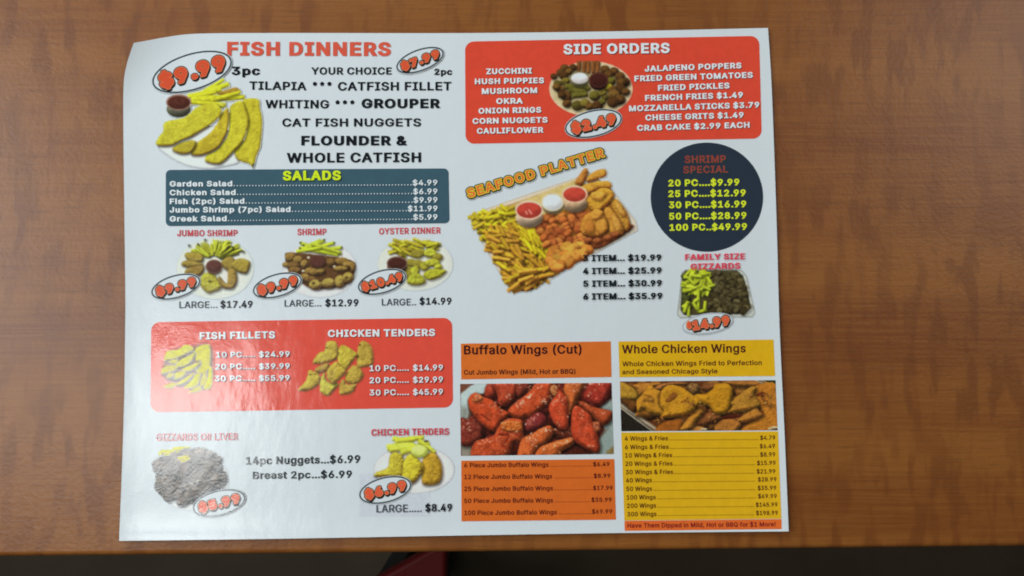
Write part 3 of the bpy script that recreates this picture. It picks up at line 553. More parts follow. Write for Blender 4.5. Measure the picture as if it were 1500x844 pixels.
def glyph(ch, bx, by):
    """one letter, its strokes thickened by bx, by on every side: vertices, triangles and outline edges.
    Contours may overlap; whatever they wind around is filled."""
    if (ch, bx) in _gg: return _gg[(ch, bx)]
    P, E, A, B_ = [], [], [], []
    for l in FONT[ch][1]:
        pv_, nx_ = np.roll(l, 1, 0), np.roll(l, -1, 0)
        e1, e2 = l - pv_, nx_ - l
        n1 = np.stack([-e1[:, 1], e1[:, 0]], 1); n1 /= np.linalg.norm(n1, axis=1)[:, None] + 1e-9     # outer contours run clockwise
        n2 = np.stack([-e2[:, 1], e2[:, 0]], 1); n2 /= np.linalg.norm(n2, axis=1)[:, None] + 1e-9
        bis = (n1 + n2) / np.maximum(1 + (n1 * n2).sum(1), 0.45)[:, None]
        q = l + bis * np.array([bx, by])
        k = len(P); n = len(q)
        P += [Vector((float(x), float(y))) for x, y in q]; E += [(k + i, k + (i + 1) % n) for i in range(n)]
        A.append(q); B_.append(np.roll(q, -1, 0))
    if not P:
        _gg[(ch, bx)] = (np.zeros((0, 2)), [], []); return _gg[(ch, bx)]
    A, B_ = np.vstack(A), np.vstack(B_)
    cv, _, cf = delaunay_2d_cdt(P, E, [], 0, 1e-6)[:3]
    cv = np.array([tuple(x) for x in cv]); keep = []
    for t in cf:
        x, y = cv[list(t)].mean(0)
        side = (B_[:, 0] - A[:, 0]) * (y - A[:, 1]) - (x - A[:, 0]) * (B_[:, 1] - A[:, 1])
        wn = ((A[:, 1] <= y) & (B_[:, 1] > y) & (side > 0)).sum() - ((A[:, 1] > y) & (B_[:, 1] <= y) & (side < 0)).sum()
        if wn != 0: keep.append(tuple(t))
    cnt = {}
    for t in keep:
        for i in range(len(t)):
            e = tuple(sorted((t[i], t[(i + 1) % len(t)]))); cnt[e] = cnt.get(e, 0) + 1
    _gg[(ch, bx)] = (cv, keep, [e for e, c in cnt.items() if c == 1])
    return _gg[(ch, bx)]


def glyphs(s, bold, space=1.0):
    """a line of text: filled vertices and faces, and the outline as point pairs"""
    key = (s, bold, space)
    if key in _gc: return _gc[key]
    bx, by = bold, bold * 0.72
    v, f, ea, eb, pen, k = [], [], [], [], 0.0, 0
    for ch in s:
        cv, cf, ce = glyph(ch, bx, by)
        if len(cv):
            q = cv + np.array([pen, 0]); v.append(q); ce = np.array(ce)
            ea.append(q[ce[:, 0]]); eb.append(q[ce[:, 1]])
            f += [tuple(k + i for i in t) for t in cf]; k += len(cv)
        pen += (FONT[ch][0] + 1.75 * bx * (0.5 if ch in ' .' else 1)) * space
    _gc[key] = (np.vstack(v), f, (np.vstack(ea), np.vstack(eb)))
    return _gc[key]


CAPH = {}


def cap_of(bold):
    if bold not in CAPH:
        v = glyphs('H', bold)[0]; CAPH[bold] = (v[:, 1].min(), v[:, 1].max())
    return CAPH[bold]


ZN = dict(A=(170, 30, 3.669), B=(420, 30, 3.669), C=(670, 40, 4.687), D=(890, 40, 4.688), E=(170, 240, 3.669), F=(410, 240, 3.670),
          G=(670, 200, 3.375), H=(840, 200, 2.813), I=(170, 450, 4.442), J=(410, 450, 4.441), K=(170, 610, 4.442), L=(410, 610, 4.441),
          M=(665, 490, 4.441), N=(665, 650, 6.122), O=(900, 490, 5.628), P=(900, 620, 4.965),
          fish=(225, 110, 6.03), side=(800, 85, 7.037), sea=(780, 240, 5.275), js=(220, 340, 8.4375), sh=(370, 345, 8.4375), oy=(520, 340, 8.44),
          giz=(985, 385, 7.67), bw=(670, 555, 7.342), bx=(780, 555, 7.342), wc=(905, 553, 10.29), wd=(1020, 553, 10.296),
          ff=(220, 490, 8.436), ct=(430, 490, 8.438), gl=(215, 625, 6.027), tn=(520, 625, 6.027), px=(0, 0, 1.0))


def zp(z, x, y):
    a, b_, s = ZN[z]
    return a + x / s, b_ + y / s


class Lettering:
    """collects printed lines (photo-pixel space) into one mesh"""
    def __init__(s): s.v = []; s.f = []

    def line(s, z, text, xl, yl, xr, yr, cap, bold=0.022, zr=None, space=1.0, dx=0.0, dy=0.0):
        v, f, _ = glyphs(text, bold, space)
        lo, hi = cap_of(bold)
        x0, y0 = zp(z, xl, yl); x1, y1 = zp(zr or z, xr, yr)
        cp = cap / ZN[z][2]
        d = np.array([x1 - x0, y1 - y0]); ln = np.linalg.norm(d); d = d / ln
        up = np.array([d[1], -d[0]])
        tx = (v[:, 0] - v[:, 0].min()) / (v[:, 0].max() - v[:, 0].min()) * ln
        ty = (v[:, 1] - lo) / (hi - lo) * cp
        p = np.array([x0 + dx, y0 + dy]) + tx[:, None] * d + ty[:, None] * up
        s.add(p, f)
        return s

    def dots(s, z, xl, yl, xr, yr, n, r, zr=None):
        x0, y0 = zp(z, xl, yl); x1, y1 = zp(zr or z, xr, yr)
        for i in range(n):
            t = i / (n - 1); cx = x0 + (x1 - x0) * t; cy = y0 + (y1 - y0) * t
            a = np.linspace(0, 2 * math.pi, 7)[:-1] + 0.5
            s.add(np.stack([cx + r * np.cos(a), cy - r - r * np.sin(a)], 1), [tuple(range(6))])
        return s

    def stars(s, z, xs, y, r):
        for x in xs:
            a = np.arange(10) * math.pi / 5 - math.pi / 2
            q = np.where(np.arange(10) % 2 == 0, r, r * 0.36)
            cx, cy = zp(z, x, y); k = ZN[z][2]
            s.add(np.stack([cx + q / k * np.cos(a), cy + q / k * np.sin(a)], 1)[::-1], [(0, 1, 9), (1, 2, 3), (3, 4, 5), (5, 6, 7), (7, 8, 9), (1, 3, 5, 7, 9)])
        return s

    def add(s, p, f):
        k = sum(len(q) for q in s.v)
        s.v.append(np.asarray(p)); s.f += [tuple(k + i for i in q) for q in f]

    def build(s, name, col, layer, parent=None, label=None, shade=None, off=0.75):
        """shade: ink of the printed drop edge, laid just under the letters"""
        p = np.vstack(s.v); c = p.mean(0); n = len(p)
        v = lift(p[:, 0], p[:, 1], layer); f = list(s.f)
        if shade is not None:
            v = np.vstack([v, lift(p[:, 0] + off, p[:, 1] + off, layer - 0.6)])
            f += [tuple(n + i for i in q) for q in s.f]
        o = mkm(name, v, f, ink_mat(col, c[0], c[1], 0.08), parent, label)
        if shade is not None:
            o.data.materials.append(ink_mat(shade, c[0], c[1], 0.08))
            for q in list(o.data.polygons)[len(s.f):]: q.material_index = 1
        return o


# ------------------------------------------------------------------ printed photographs: drawn as fine grids of ink
def hash2(ix, iy, seed):
    h = (ix.astype(np.int64) * 374761393 + iy.astype(np.int64) * 668265263 + seed * 974634777) & 0xffffffff
    h = ((h ^ (h >> 13)) * 1274126177) & 0xffffffff
    return ((h ^ (h >> 16)) & 0xffff) / 65535.0


def vnoise(x, y, seed=0, octs=3):
    o = np.zeros_like(x); a = 1.0; t = 0
    for k in range(octs):
        ix = np.floor(x); iy = np.floor(y); fx = x - ix; fy = y - iy
        fx = fx * fx * (3 - 2 * fx); fy = fy * fy * (3 - 2 * fy)
        n = (hash2(ix, iy, seed) * (1 - fx) + hash2(ix + 1, iy, seed) * fx) * (1 - fy) \
            + (hash2(ix, iy + 1, seed) * (1 - fx) + hash2(ix + 1, iy + 1, seed) * fx) * fy
        o += a * n; t += a; a *= 0.55; x = x * 2.03 + 17.1; y = y * 2.03 + 5.3; seed += 7
    return o / t - 0.5


def sdf(X, Y, a, b_):
    """signed distance (negative inside) to closed outline made of segments a->b"""
    best = np.full(X.shape, 1e9); cross = np.zeros(X.shape, bool)
    for (x0, y0), (x1, y1) in zip(a, b_):
        ex, ey = x1 - x0, y1 - y0
        t = np.clip(((X - x0) * ex + (Y - y0) * ey) / (ex * ex + ey * ey + 1e-9), 0, 1)
        best = np.minimum(best, (X - x0 - t * ex)**2 + (Y - y0 - t * ey)**2)
        if y0 != y1:
            cross ^= ((y0 > Y) != (y1 > Y)) & (X < (x1 - x0) * (Y - y0) / (y1 - y0) + x0)
    d = np.sqrt(best)
    return np.where(cross, -d, d)


def round_poly(p, k=4):
    p = np.array(p, float); n = len(p); out = []
    for i in range(n):
        p0_, p1_, p2_, p3_ = p[i - 1], p[i], p[(i + 1) % n], p[(i + 2) % n]
        for j in range(k):
            u = j / k
            out.append(0.5 * (2 * p1_ + (p2_ - p0_) * u + (2 * p0_ - 5 * p1_ + 4 * p2_ - p3_) * u**2 + (3 * p1_ - p0_ - 3 * p2_ + p3_) * u**3))
    return np.array(out)


LD = np.array([-0.38, -0.62, 0.69])


class Pic:
    def __init__(s, x0, y0, x1, y1, back=None, step=0.8, z='px'):
        s.step = step; s.z = z
        s.xs = np.arange(x0, x1 + step, step); s.ys = np.arange(y0, y1 + step, step)
        s.X, s.Y = np.meshgrid(s.xs, s.ys)
        s.c = ((x0 + x1) / 2, (y0 + y1) / 2)
        r = ref(*s.c)
        b_ = r if back is None else np.array(back, float)
        s.img = np.ones(s.X.shape + (3,)) * b_
        s.al = np.zeros(s.X.shape); s.seed = int(x0 * 7 + y0)

    def pt(s, p, z=None):
        return [zp(z or s.z, x, y) for x, y in p]

    def win(s, p, m):
        p = np.array(p)
        i0 = max(int((p[:, 0].min() - m - s.xs[0]) / s.step), 0); i1 = int((p[:, 0].max() + m - s.xs[0]) / s.step) + 2
        j0 = max(int((p[:, 1].min() - m - s.ys[0]) / s.step), 0); j1 = int((p[:, 1].max() + m - s.ys[0]) / s.step) + 2
        return slice(j0, max(j1, 0)), slice(i0, max(i1, 0))

    def _put(s, w, a, col):
        s.img[w] = s.img[w] * (1 - a[..., None]) + col * a[..., None]
        s.al[w] = np.maximum(s.al[w], a)

    def shape(s, pts, hi, lo=None, R=4.0, rough=0.5, bump=0.25, fq=0.45, shadow=0.5, spec=0.0, aa=0.9, mott=0.12, z=None, smooth=True, raw=False,
              soft=2.2, crag=0.0):
        p = pts if raw else s.pt(pts, z)
        if smooth: p = round_poly(p)
        p = np.array(p); w = s.win(p, 6)
        X, Y = s.X[w], s.Y[w]
        if X.size == 0: return
        s.seed += 3
        d = sdf(X, Y, p, np.roll(p, -1, 0)) + rough * 2 * vnoise(X * 0.5, Y * 0.5, s.seed)
        if shadow:
            dsh = sdf(X - 1.4, Y - 2.0, p, np.roll(p, -1, 0))
            k = np.clip(0.5 - dsh / (2 * soft), 0, 1) * shadow * (s.al[w] > 0.3)
            s.img[w] *= (1 - k)[..., None]
        hi = np.array(hi, float); lo = hi * 0.45 if lo is None else np.array(lo, float)
        t = np.clip(-d / R, 0, 1)
        h = R * (1 - (1 - t)**2) * 0.62 + bump * 1.5 * vnoise(X * fq * 0.8, Y * fq * 0.8, s.seed + 1, 2) * np.clip(-d, 0, 2)
        if crag: h = h + crag * 3.0 * np.abs(vnoise(X * 0.28, Y * 0.28, s.seed + 9, 3)) * np.clip(-d / 2, 0, 1)      # folds of skin or crust
        if min(h.shape) < 2: return
        gy, gx = np.gradient(h, s.step)
        nl = np.sqrt(gx**2 + gy**2 + 1)
        lam = np.clip((-gx * LD[0] - gy * LD[1] + LD[2]) / nl, 0, 1)
        sh = np.clip((lam - 0.06) / 0.70, 0, 1.03) * (0.82 + 0.18 * np.clip(-d / 1.4, 0, 1))
        sh = sh + mott * 2.4 * vnoise(X * 0.13, Y * 0.13, s.seed + 2)
        col = lo + (hi - lo) * np.clip(sh, 0, 1.04)[..., None]
        if spec:
            hv = np.clip((-gx * -0.24 - gy * -0.40 + 0.88) / nl, 0, 1)**22
            nz = np.clip(vnoise(X * 0.42, Y * 0.42, s.seed + 5) * 5 - 0.15, 0, 1)
            col = col + (np.array([255, 225, 200]) - col) * np.clip(hv * nz * spec, 0, 0.9)[..., None]
        s._put(w, np.clip(0.5 - d / aa, 0, 1), np.clip(col, 0, 255))

    def stick(s, x0, y0, x1, y1, wdt, hi, z=None, raw=False, **k):
        p = np.array([(x0, y0), (x1, y1)], float) if raw else np.array(s.pt([(x0, y0), (x1, y1)], z))
        sc = 1.0 if raw else ZN[z or s.z][2]
        d = p[1] - p[0]; d = d / (np.linalg.norm(d) + 1e-6); n = np.array([-d[1], d[0]]) * wdt / sc / 2
        q = [p[0] + n, (p[0] + p[1]) / 2 + n * 1.05, p[1] + n * 0.8, p[1] - n * 0.8, (p[0] + p[1]) / 2 - n * 1.05, p[0] - n]
        k.setdefault('R', wdt / sc / 2 * 0.9); k.setdefault('rough', 0.15); k.setdefault('bump', 0.1); k.setdefault('shadow', 0.4)
        k.setdefault('soft', 1.2)
        s.shape(q, hi, smooth=False, raw=True, **k)

    def oval(s, cx, cy, rx, ry, hi, z=None, rot=0.0, raw=False, **k):
        a = np.linspace(0, 2 * math.pi, 29)[:-1]; c, q = math.cos(rot), math.sin(rot)
        p = [(cx + rx * math.cos(t) * c - ry * math.sin(t) * q, cy + rx * math.cos(t) * q + ry * math.sin(t) * c) for t in a]
        k.setdefault('R', min(rx, ry) / (1.0 if raw else ZN[z or s.z][2]) * 0.9)
        s.shape(p, hi, z=z, smooth=False, raw=raw, **k)

    def flat(s, pts, col, aa=1.0, z=None, smooth=False, line=None, lw=1.0, fill=True, raw=False, alpha=1.0, closed=True):
        p = pts if raw else s.pt(pts, z)
        if smooth: p = round_poly(p)
        p = np.array(p); w = s.win(p, 6)
        X, Y = s.X[w], s.Y[w]
        if X.size == 0: return
        d = sdf(X, Y, p, np.roll(p, -1, 0))
        if fill: s._put(w, np.clip(0.5 - d / aa, 0, 1) * alpha, np.array(col, float))
        if line is not None: s._put(w, np.clip(0.5 - (np.abs(d) - lw / 2) / aa, 0, 1) * alpha, np.array(line, float))

    def flat_oval(s, cx, cy, rx, ry, col, rot=0.0, raw=False, **k):
        a = np.linspace(0, 2 * math.pi, 49)[:-1]; c, q = math.cos(rot), math.sin(rot)
        s.flat([(cx + rx * math.cos(t) * c - ry * math.sin(t) * q, cy + rx * math.cos(t) * q + ry * math.sin(t) * c) for t in a], col, raw=raw, **k)

    def cup(s, cx, cy, rx, ry, sauce, rim, body=None, drop=0.0, z=None):
        if body is not None:
            s.oval(cx, cy + drop, rx * 0.96, ry * 1.05, body, z=z, rough=0, bump=0, shadow=0.5, mott=0.05)
        s.flat_oval(cx, cy, rx, ry, rim, z=z)
        s.oval(cx, cy + ry * 0.05, rx * 0.88, ry * 0.84, sauce, lo=np.array(sauce) * 0.8, z=z, rough=0.1, bump=0.05, shadow=0.0, mott=0.1)

    def heap(s, poly, n, size, cols, kind='ball', ang=(0, 180), z=None, seed=1, lo=None, **k):
        """many pieces strewn inside a region, back to front"""
        rg = random.Random(seed); p = np.array(s.pt(poly, z)); sc = ZN[z or s.z][2]
        got = []; guard = 0
        while len(got) < n and guard < n * 40:
            guard += 1
            x = rg.uniform(p[:, 0].min(), p[:, 0].max()); y = rg.uniform(p[:, 1].min(), p[:, 1].max())
            ins = False
            for i in range(len(p)):
                (xa, ya), (xb, yb) = p[i - 1], p[i]
                if (ya > y) != (yb > y) and x < (xb - xa) * (y - ya) / (yb - ya) + xa: ins = not ins
            if ins and all((x - a)**2 + (y - b_)**2 > ((0.55 if kind == 'ball' else 0.22) * size[0] / sc)**2 for a, b_ in got[-60:]): got.append((x, y))
        if kind == 'ball': got.sort(key=lambda q: q[1])
        for x, y in got:
            c = np.array(rg.choice(cols), float) * rg.uniform(0.88, 1.1)
            if kind == 'ball':
                r = rg.uniform(*size) / sc / 2
                s.oval(x, y, r * rg.uniform(0.95, 1.3), r * rg.uniform(0.85, 1.05), c, raw=True, rot=rg.uniform(-0.9, 0.9), lo=None if lo is None else lo, **k)
            else:
                ln = rg.uniform(*size) / sc / 2; a = math.radians(rg.uniform(*ang))
                s.stick(x - ln * math.cos(a), y - ln * math.sin(a), x + ln * math.cos(a), y + ln * math.sin(a), k.get('wd', 2.6), c, raw=True,
                        lo=None if lo is None else lo, **{q: v for q, v in k.items() if q != 'wd'})

    def grainy(s, amt=8, fq=0.4):
        amt = amt * 1.5; fq = max(fq, 0.6)
        n = vnoise(s.X * fq, s.Y * fq, s.seed + 91) * 2 * amt
        m = vnoise(s.X * 0.21, s.Y * 0.21, s.seed + 57, 4)                       # uneven browning of the crust
        food = ((s.al > 0.4) & (s.img.max(-1) - s.img.min(-1) > 45))[..., None]
        s.img = np.clip((s.img + n[..., None] * np.array([1, 0.95, 0.8])) * np.where(food, 1 + 0.26 * np.minimum(m, 0.15)[..., None] * np.array([0.9, 1.0, 1.1]), 1), 0, 255)

    def build(s, name, layer, parent=None, label=None, warp=None, keep=0.02):
        H, W = s.X.shape
        r = ref(*s.c)
        if s.step > 0.6:                                    # the printer's softness
            for ax in (0, 1):
                s.img = 0.25 * np.roll(s.img, 1, ax) + 0.5 * s.img + 0.25 * np.roll(s.img, -1, ax)
        col = np.clip(lin(np.clip(s.img, 0, 255) / 255.0) / lin(r) * PAPER, 0.003, 0.92)
        X, Y = (s.X, s.Y) if warp is None else warp(s.X, s.Y)
        idx = np.arange(H * W).reshape(H, W)
        m = s.al > keep
        fm = m[:-1, :-1] | m[1:, :-1] | m[:-1, 1:] | m[1:, 1:]
        q = np.stack([idx[:-1, :-1], idx[1:, :-1], idx[1:, 1:], idx[:-1, 1:]], -1)[fm]
        used, inv = np.unique(q.ravel(), return_inverse=True)
        v = lift(X.ravel()[used], Y.ravel()[used], layer)
        o = mkm(name, v, inv.reshape(-1, 4).tolist(), M_PHOTO, parent, label)
        at_ = o.data.color_attributes.new('ink', 'FLOAT_COLOR', 'POINT')
        cc = np.ones((len(used), 4)); cc[:, :3] = col.reshape(-1, 3)[used]
        at_.data.foreach_set('color', cc.ravel())
        return o


def text_segments(text, bold, x0, y0, x1, y1, cap, space=1.0):
    v, f, ed = glyphs(text, bold, space)
    lo, hi = cap_of(bold)
    d = np.array([x1 - x0, y1 - y0], float); ln = np.linalg.norm(d); d /= ln; up = np.array([d[1], -d[0]])
    x_lo, x_hi = v[:, 0].min(), v[:, 0].max()

    def place(q):
        tx = (q[:, 0] - x_lo) / (x_hi - x_lo); ty = (q[:, 1] - lo) / (hi - lo) * cap
        return np.array([x0, y0]) + (tx * ln)[:, None] * d + ty[:, None] * up
    return place(ed[0]), place(ed[1])


def fat_text(pic, a, b_, layers):
    """layers: (dx, dy, grow, colour) drawn bottom to top around the letter outlines"""
    P = np.vstack([a, b_]); w = pic.win(P, 6); X, Y = pic.X[w], pic.Y[w]
    d0_ = {}
    for dx, dy, g, col in layers:
        if (dx, dy) not in d0_: d0_[(dx, dy)] = sdf(X - dx, Y - dy, a, b_)
        pic._put(w, np.clip(0.5 - (d0_[(dx, dy)] - g) / 0.9, 0, 1), np.array(col, float))


def badge(text, cx, cy, hw, hh, ang, tw, cap, parent=None, layer=4, fat=1.15, ring=1.8, ringc=(22, 32, 38), drop=0.0, red=(205, 82, 52), dollar=None):
    t = math.radians(ang)
    s2 = hw * hw + hh * hh; df = (hw * hw - hh * hh) / math.cos(2 * t)
    a_, b_ = math.sqrt((s2 + df) / 2), math.sqrt(max((s2 - df) / 2, 4))
    pic = Pic(cx - hw - 2, cy - hh - 2, cx + hw + 2, cy + hh + 2, step=0.5)
    r = ref(cx, cy)
    pic.flat_oval(cx, cy, a_ - ring / 2, b_ - ring / 2, r * 1.0, rot=-t, raw=True, line=ringc, lw=ring)
    gold = (226, 160, 112); blk = (28, 22, 20)
    c, s_ = math.cos(t), -math.sin(t)
    ux, uy = s_ * -1, c                                    # down direction of the tilted line
    ox, oy = cx - ux * 0 , cy
    x0, y0 = cx - tw / 2 * c - s_ * 0, cy - tw / 2 * s_
    x1, y1 = cx + tw / 2 * c, cy + tw / 2 * s_
    k = cap / 2 + drop
    x0 += -s_ * k; y0 += c * k; x1 += -s_ * k; y1 += c * k
    if dollar:
        A, B = text_segments('$', 0.03, x0, y0 - cap * 0.35, x0 + tw * 0.1, y0 - cap * 0.35 + s_ * tw * 0.1, cap * 0.62)
        fat_text(pic, A, B, [(0.6, 0.8, fat + 0.6, blk), (0, 0, fat, gold), (0, 0, fat - 0.7, red)])
        x0 += tw * 0.15 * c; y0 += tw * 0.15 * s_
        text = text[1:]
    A, B = text_segments(text, 0.02, x0, y0, x1, y1, cap, 1.12)
    fat_text(pic, A, B, [(1.5, 2.4, fat + 0.6, blk), (0, 0, fat + 1.1, blk), (0, 0, fat, gold), (0, 0, fat - 0.55, red)])
    return pic.build('price_badge', layer, parent, 'oval price badge reading ' + ('$' if dollar else '') + text)


# ================================================================== the printed content
BLACK = (22, 28, 34); WHITE_INK = (240, 232, 232); RED_INK = (190, 74, 62)
RED_PANEL = (203, 72, 52)
BK = 0.042     # heavy face
BM = 0.028     # bold face
BL_ = 0.008    # semi-bold face

# ---- fish dinners, top left
Lettering().line('px', 'FISH DINNERS', 332.7, 81.6, 572.6, 82.2, 20.4, 0.047).build('heading', (203, 88, 68), 2)
t = Lettering()
t.line('A', '3pc', 620, 294, 775, 294, 46, BK)
t.line('B', '2pc', 793, 293, 890, 293, 34, BK)
t.line('B', 'YOUR CHOICE', 131, 291, 564, 291, 39, BM)
t.line('A', 'TILAPIA', 716, 372, 106, 376, 45, BM, zr='B').stars('B', (151, 190, 229), 341, 12.5).line('B', 'CATFISH FILLET', 275, 377, 885, 376, 46, BM)
t.line('A', 'WHITING', 802, 472, 227, 473, 45, BM, zr='B').stars('B', (273, 312, 352), 440, 12.5)
t.line('B', 'GROUPER', 402, 472, 826, 472, 51, 0.047)
t.line('A', 'CAT FISH NUGGETS', 893, 571, 722, 570, 44, BM, zr='B')
t.line('B', 'FLOUNDER &', 78, 672, 648, 672, 52, 0.047)
t.line('A', 'WHOLE CATFISH', 917, 765, 722, 762, 53, 0.034, zr='B')
t.build('dish_list', BLACK, 2)

# ---- salads panel
sal = panel('panel', [(242.8, 249), (657, 246.8), (658.6, 327.2), (242.8, 331.4)], (57, 87, 101), 7, 1, None, 'slate blue rounded panel of salads')
Lettering().line('F', 'SALADS', 15, 90, 328, 88, 52, 0.047).build('heading', (196, 226, 38), 4, sal, None, (28, 62, 40), 1.1)
t = Lettering()
for txt, xe, yl, yr, xp, pr in (('Garden Salad', 625, 123, 116, 713, '$4.99'), ('Chicken Salad', 643, 170, 163, 716, '$6.99'),
                                ('Fish (2pc) Salad', 690, 217, 209, 718, '$9.99'), ('Jumbo Shrimp (7pc) Salad', 938, 263, 255, 687, '$11.99'),
                                ('Greek Salad', 595, 311, 301, 716, '$5.99')):
    slope = (yr - yl) / (640.8 - 248.5)
    t.line('E', txt, 288, yl, xe, yl + slope * (xe - 288) / 3.669, 30, BK)
    t.line('F', pr, xp, yr + 1, 847, yr, 30, BM)
    x0, y0 = zp('E', xe + 10, yl + slope * (xe - 288) / 3.669); x1, y1 = zp('F', xp - 8, yr + 1)
    t.dots('px', x0, y0, x1, y1, max(int((x1 - x0) / 4.45), 3), 0.95)
t.build('price_list', (222, 234, 238), 3, sal, None, (34, 52, 62))

# ---- three plates
for txt, z, xl, xr, yl, yr, cap in (('JUMBO SHRIMP', 'E', 328, 653, 390, 389, 34), ('SHRIMP', 'F', 94, 250, 384, 383, 35), ('OYSTER DINNER', 'F', 533, 865, 380, 375, 34)):
    Lettering().line(z, txt, xl, yl, xr, yr, cap, BM).build('heading', (190, 74, 82), 2)
for z, (a0, a1, ay, ta), (b0, b1, by, tb) in (('E', (340, 545, 776, 'LARGE...'), (560, 733, 775, '$17.49')), ('F', (25, 222, 768, 'LARGE...'), (243, 422, 767, '$12.99')),
                                             ('F', (548, 732, 762, 'LARGE..'), (750, 922, 758, '$14.99'))):
    Lettering().line(z, ta, a0, ay, a1, ay - 1, 36, 0.012).build('size_text', (58, 66, 74), 2)
    Lettering().line(z, tb, b0, by, b1, by - 1, 38, BM).build('price_text', (26, 32, 42), 2)

# ---- red panel: fillets and tenders
red2 = panel('panel', [(221.5, 472), (662.3, 465.6), (663.6, 597), (220.5, 604)], (205, 74, 58), 13, 1, None, 'red rounded panel of fish fillets and chicken tenders')
SHR = (110, 36, 30)
Lettering().line('I', 'FISH FILLETS', 543, 210, 1035, 203, 47, BK).build('heading', WHITE_INK, 3, red2, None, SHR)
Lettering().line('J', 'CHICKEN TENDERS', 312, 195, 1010, 188, 47, BK).build('heading', WHITE_INK, 3, red2, None, SHR)
t = Lettering()
for n, pr, xl, y in (('10 PC.....', '$24.99', 650, 328), ('20 PC.....', '$39.99', 645, 406), ('30 PC.....', '$55.99', 640, 483)):
    t.line('I', n, xl, y, 905, y - 3, 37, BM); t.line('I', pr, 929, y - 2, 1130, y - 5, 37, BM)
t.build('price_list', WHITE_INK, 5, red2, None, SHR)
t = Lettering()
for n, pr, y in (('10 PC.....', '$14.99', 417), ('20 PC.....', '$29.99', 495), ('30 PC.....', '$45.99', 575)):
    t.line('J', n, 583, y, 840, y - 3, 38, BM); t.line('J', pr, 865, y - 3, 1061, y - 6, 38, BM)
t.build('price_list', WHITE_INK, 5, red2, None, SHR)

# ---- gizzards, nuggets, tenders at the bottom left
Lettering().line('K', 'GIZZARDS OR LIVER', 262, 160, 795, 155, 47, BM).build('heading', (170, 60, 68), 2)
Lettering().line('K', '14pc Nuggets...$6.99', 845, 315, 522, 303, 51, BM, zr='L').line('K', 'Breast 2pc...$6.99', 890, 408, 468, 400, 48, BM, zr='L') \
    .build('price_list', (30, 40, 46), 2)
Lettering().line('L', 'CHICKEN TENDERS', 595, 127, 1100, 120, 44, BM).build('heading', (186, 60, 74), 4)
Lettering().line('L', 'LARGE.....', 628, 626, 922, 622, 50, 0.012).build('size_text', (60, 66, 76), 4)
Lettering().line('L', '$8.49', 945, 621, 1120, 618, 50, BM).build('price_text', (22, 28, 36), 4)

# ---- side orders panel
so = panel('panel', [(681.2, 61), (1112, 52.6), (1116, 203), (682, 210.8)], (201, 70, 50), 13, 1, None, 'red rounded panel of side orders')
Lettering().line('C', 'SIDE ORDERS', 728, 186, 427, 177, 70, 0.040, zr='D').build('heading', WHITE_INK, 3, so, None, (96, 34, 28), 0.9)
t = Lettering()
for n, xl, xr, yl, yr in (('ZUCCHINI', 198, 512, 323, 318), ('HUSH PUPPIES', 120, 595, 392, 384), ('MUSHROOM', 168, 548, 459, 452), ('OKRA', 267, 450, 527, 524),
                          ('ONION RINGS', 145, 576, 594, 586), ('CORN NUGGETS', 104, 620, 664, 655), ('CAULIFLOWER', 134, 592, 732, 724)):
    t.line('C', n, xl, yl, xr, yr, 39, BK)
t.build('dish_list', WHITE_INK, 3, so, None, (96, 34, 28))
t = Lettering()
for n, xl, xr, yl, yr in (('JALAPENO POPPERS', 255, 920, 305, 282), ('FRIED GREEN TOMATOES', 185, 998, 373, 347), ('FRIED PICKLES', 347, 838, 437, 420),
                          ('FRENCH FRIES $1.49', 258, 930, 506, 484), ('MOZZARELLA STICKS $3.79', 148, 1043, 578, 552), ('CHEESE GRITS $1.49', 260, 935, 641, 622),
                          ('CRAB CAKE $2.99 EACH', 203, 976, 712, 690)):
    t.line('D', n, xl, yl, xr, yr, 40, BK)
t.build('dish_list', WHITE_INK, 3, so, None, (96, 34, 28))

# ---- seafood platter prices
t = Lettering()
for n, a, b_, y in (('3 ITEM... $19.99', 38, 362, 515), ('4 ITEM... $25.99', 39, 363, 568), ('5 ITEM... $30.99', 40, 364, 620), ('6 ITEM... $35.99', 40, 366, 673)):
    t.line('H', n, a, y, b_, y - 3, 26.5, BK)
t.build('price_list', (20, 26, 30), 5)

# ---- shrimp special disc
dc = disc('disc', 1035.5, 288.9, 82.4, 80, (36, 47, 60), 1, 'round navy panel of the shrimp special')
Lettering().line('H', 'SHRIMP', 458, 110, 628, 108, 31, 0.030).line('H', 'SPECIAL', 452, 152, 637, 149, 30, 0.030) \
    .build('heading', (130, 58, 52), 3, dc, None, (20, 70, 58), 1.0)
t = Lettering()
for n, a, b_, y in (('20 PC....$9.99', 391, 684, 206), ('25 PC....$12.99', 391, 710, 250), ('30 PC....$16.99', 393, 712, 296), ('50 PC....$28.99', 394, 713, 343),
                    ('100 PC..$49.99', 396, 715, 389)):
    t.line('H', n, a, y, b_, y - 4, 28, BK)
t.build('price_list', (192, 208, 44), 3, dc)
Lettering().line('H', 'FAMILY SIZE', 460, 510, 707, 506, 25, BK).line('H', 'GIZZARDS', 483, 549, 688, 545, 25, BK).build('heading', (190, 62, 78), 5)

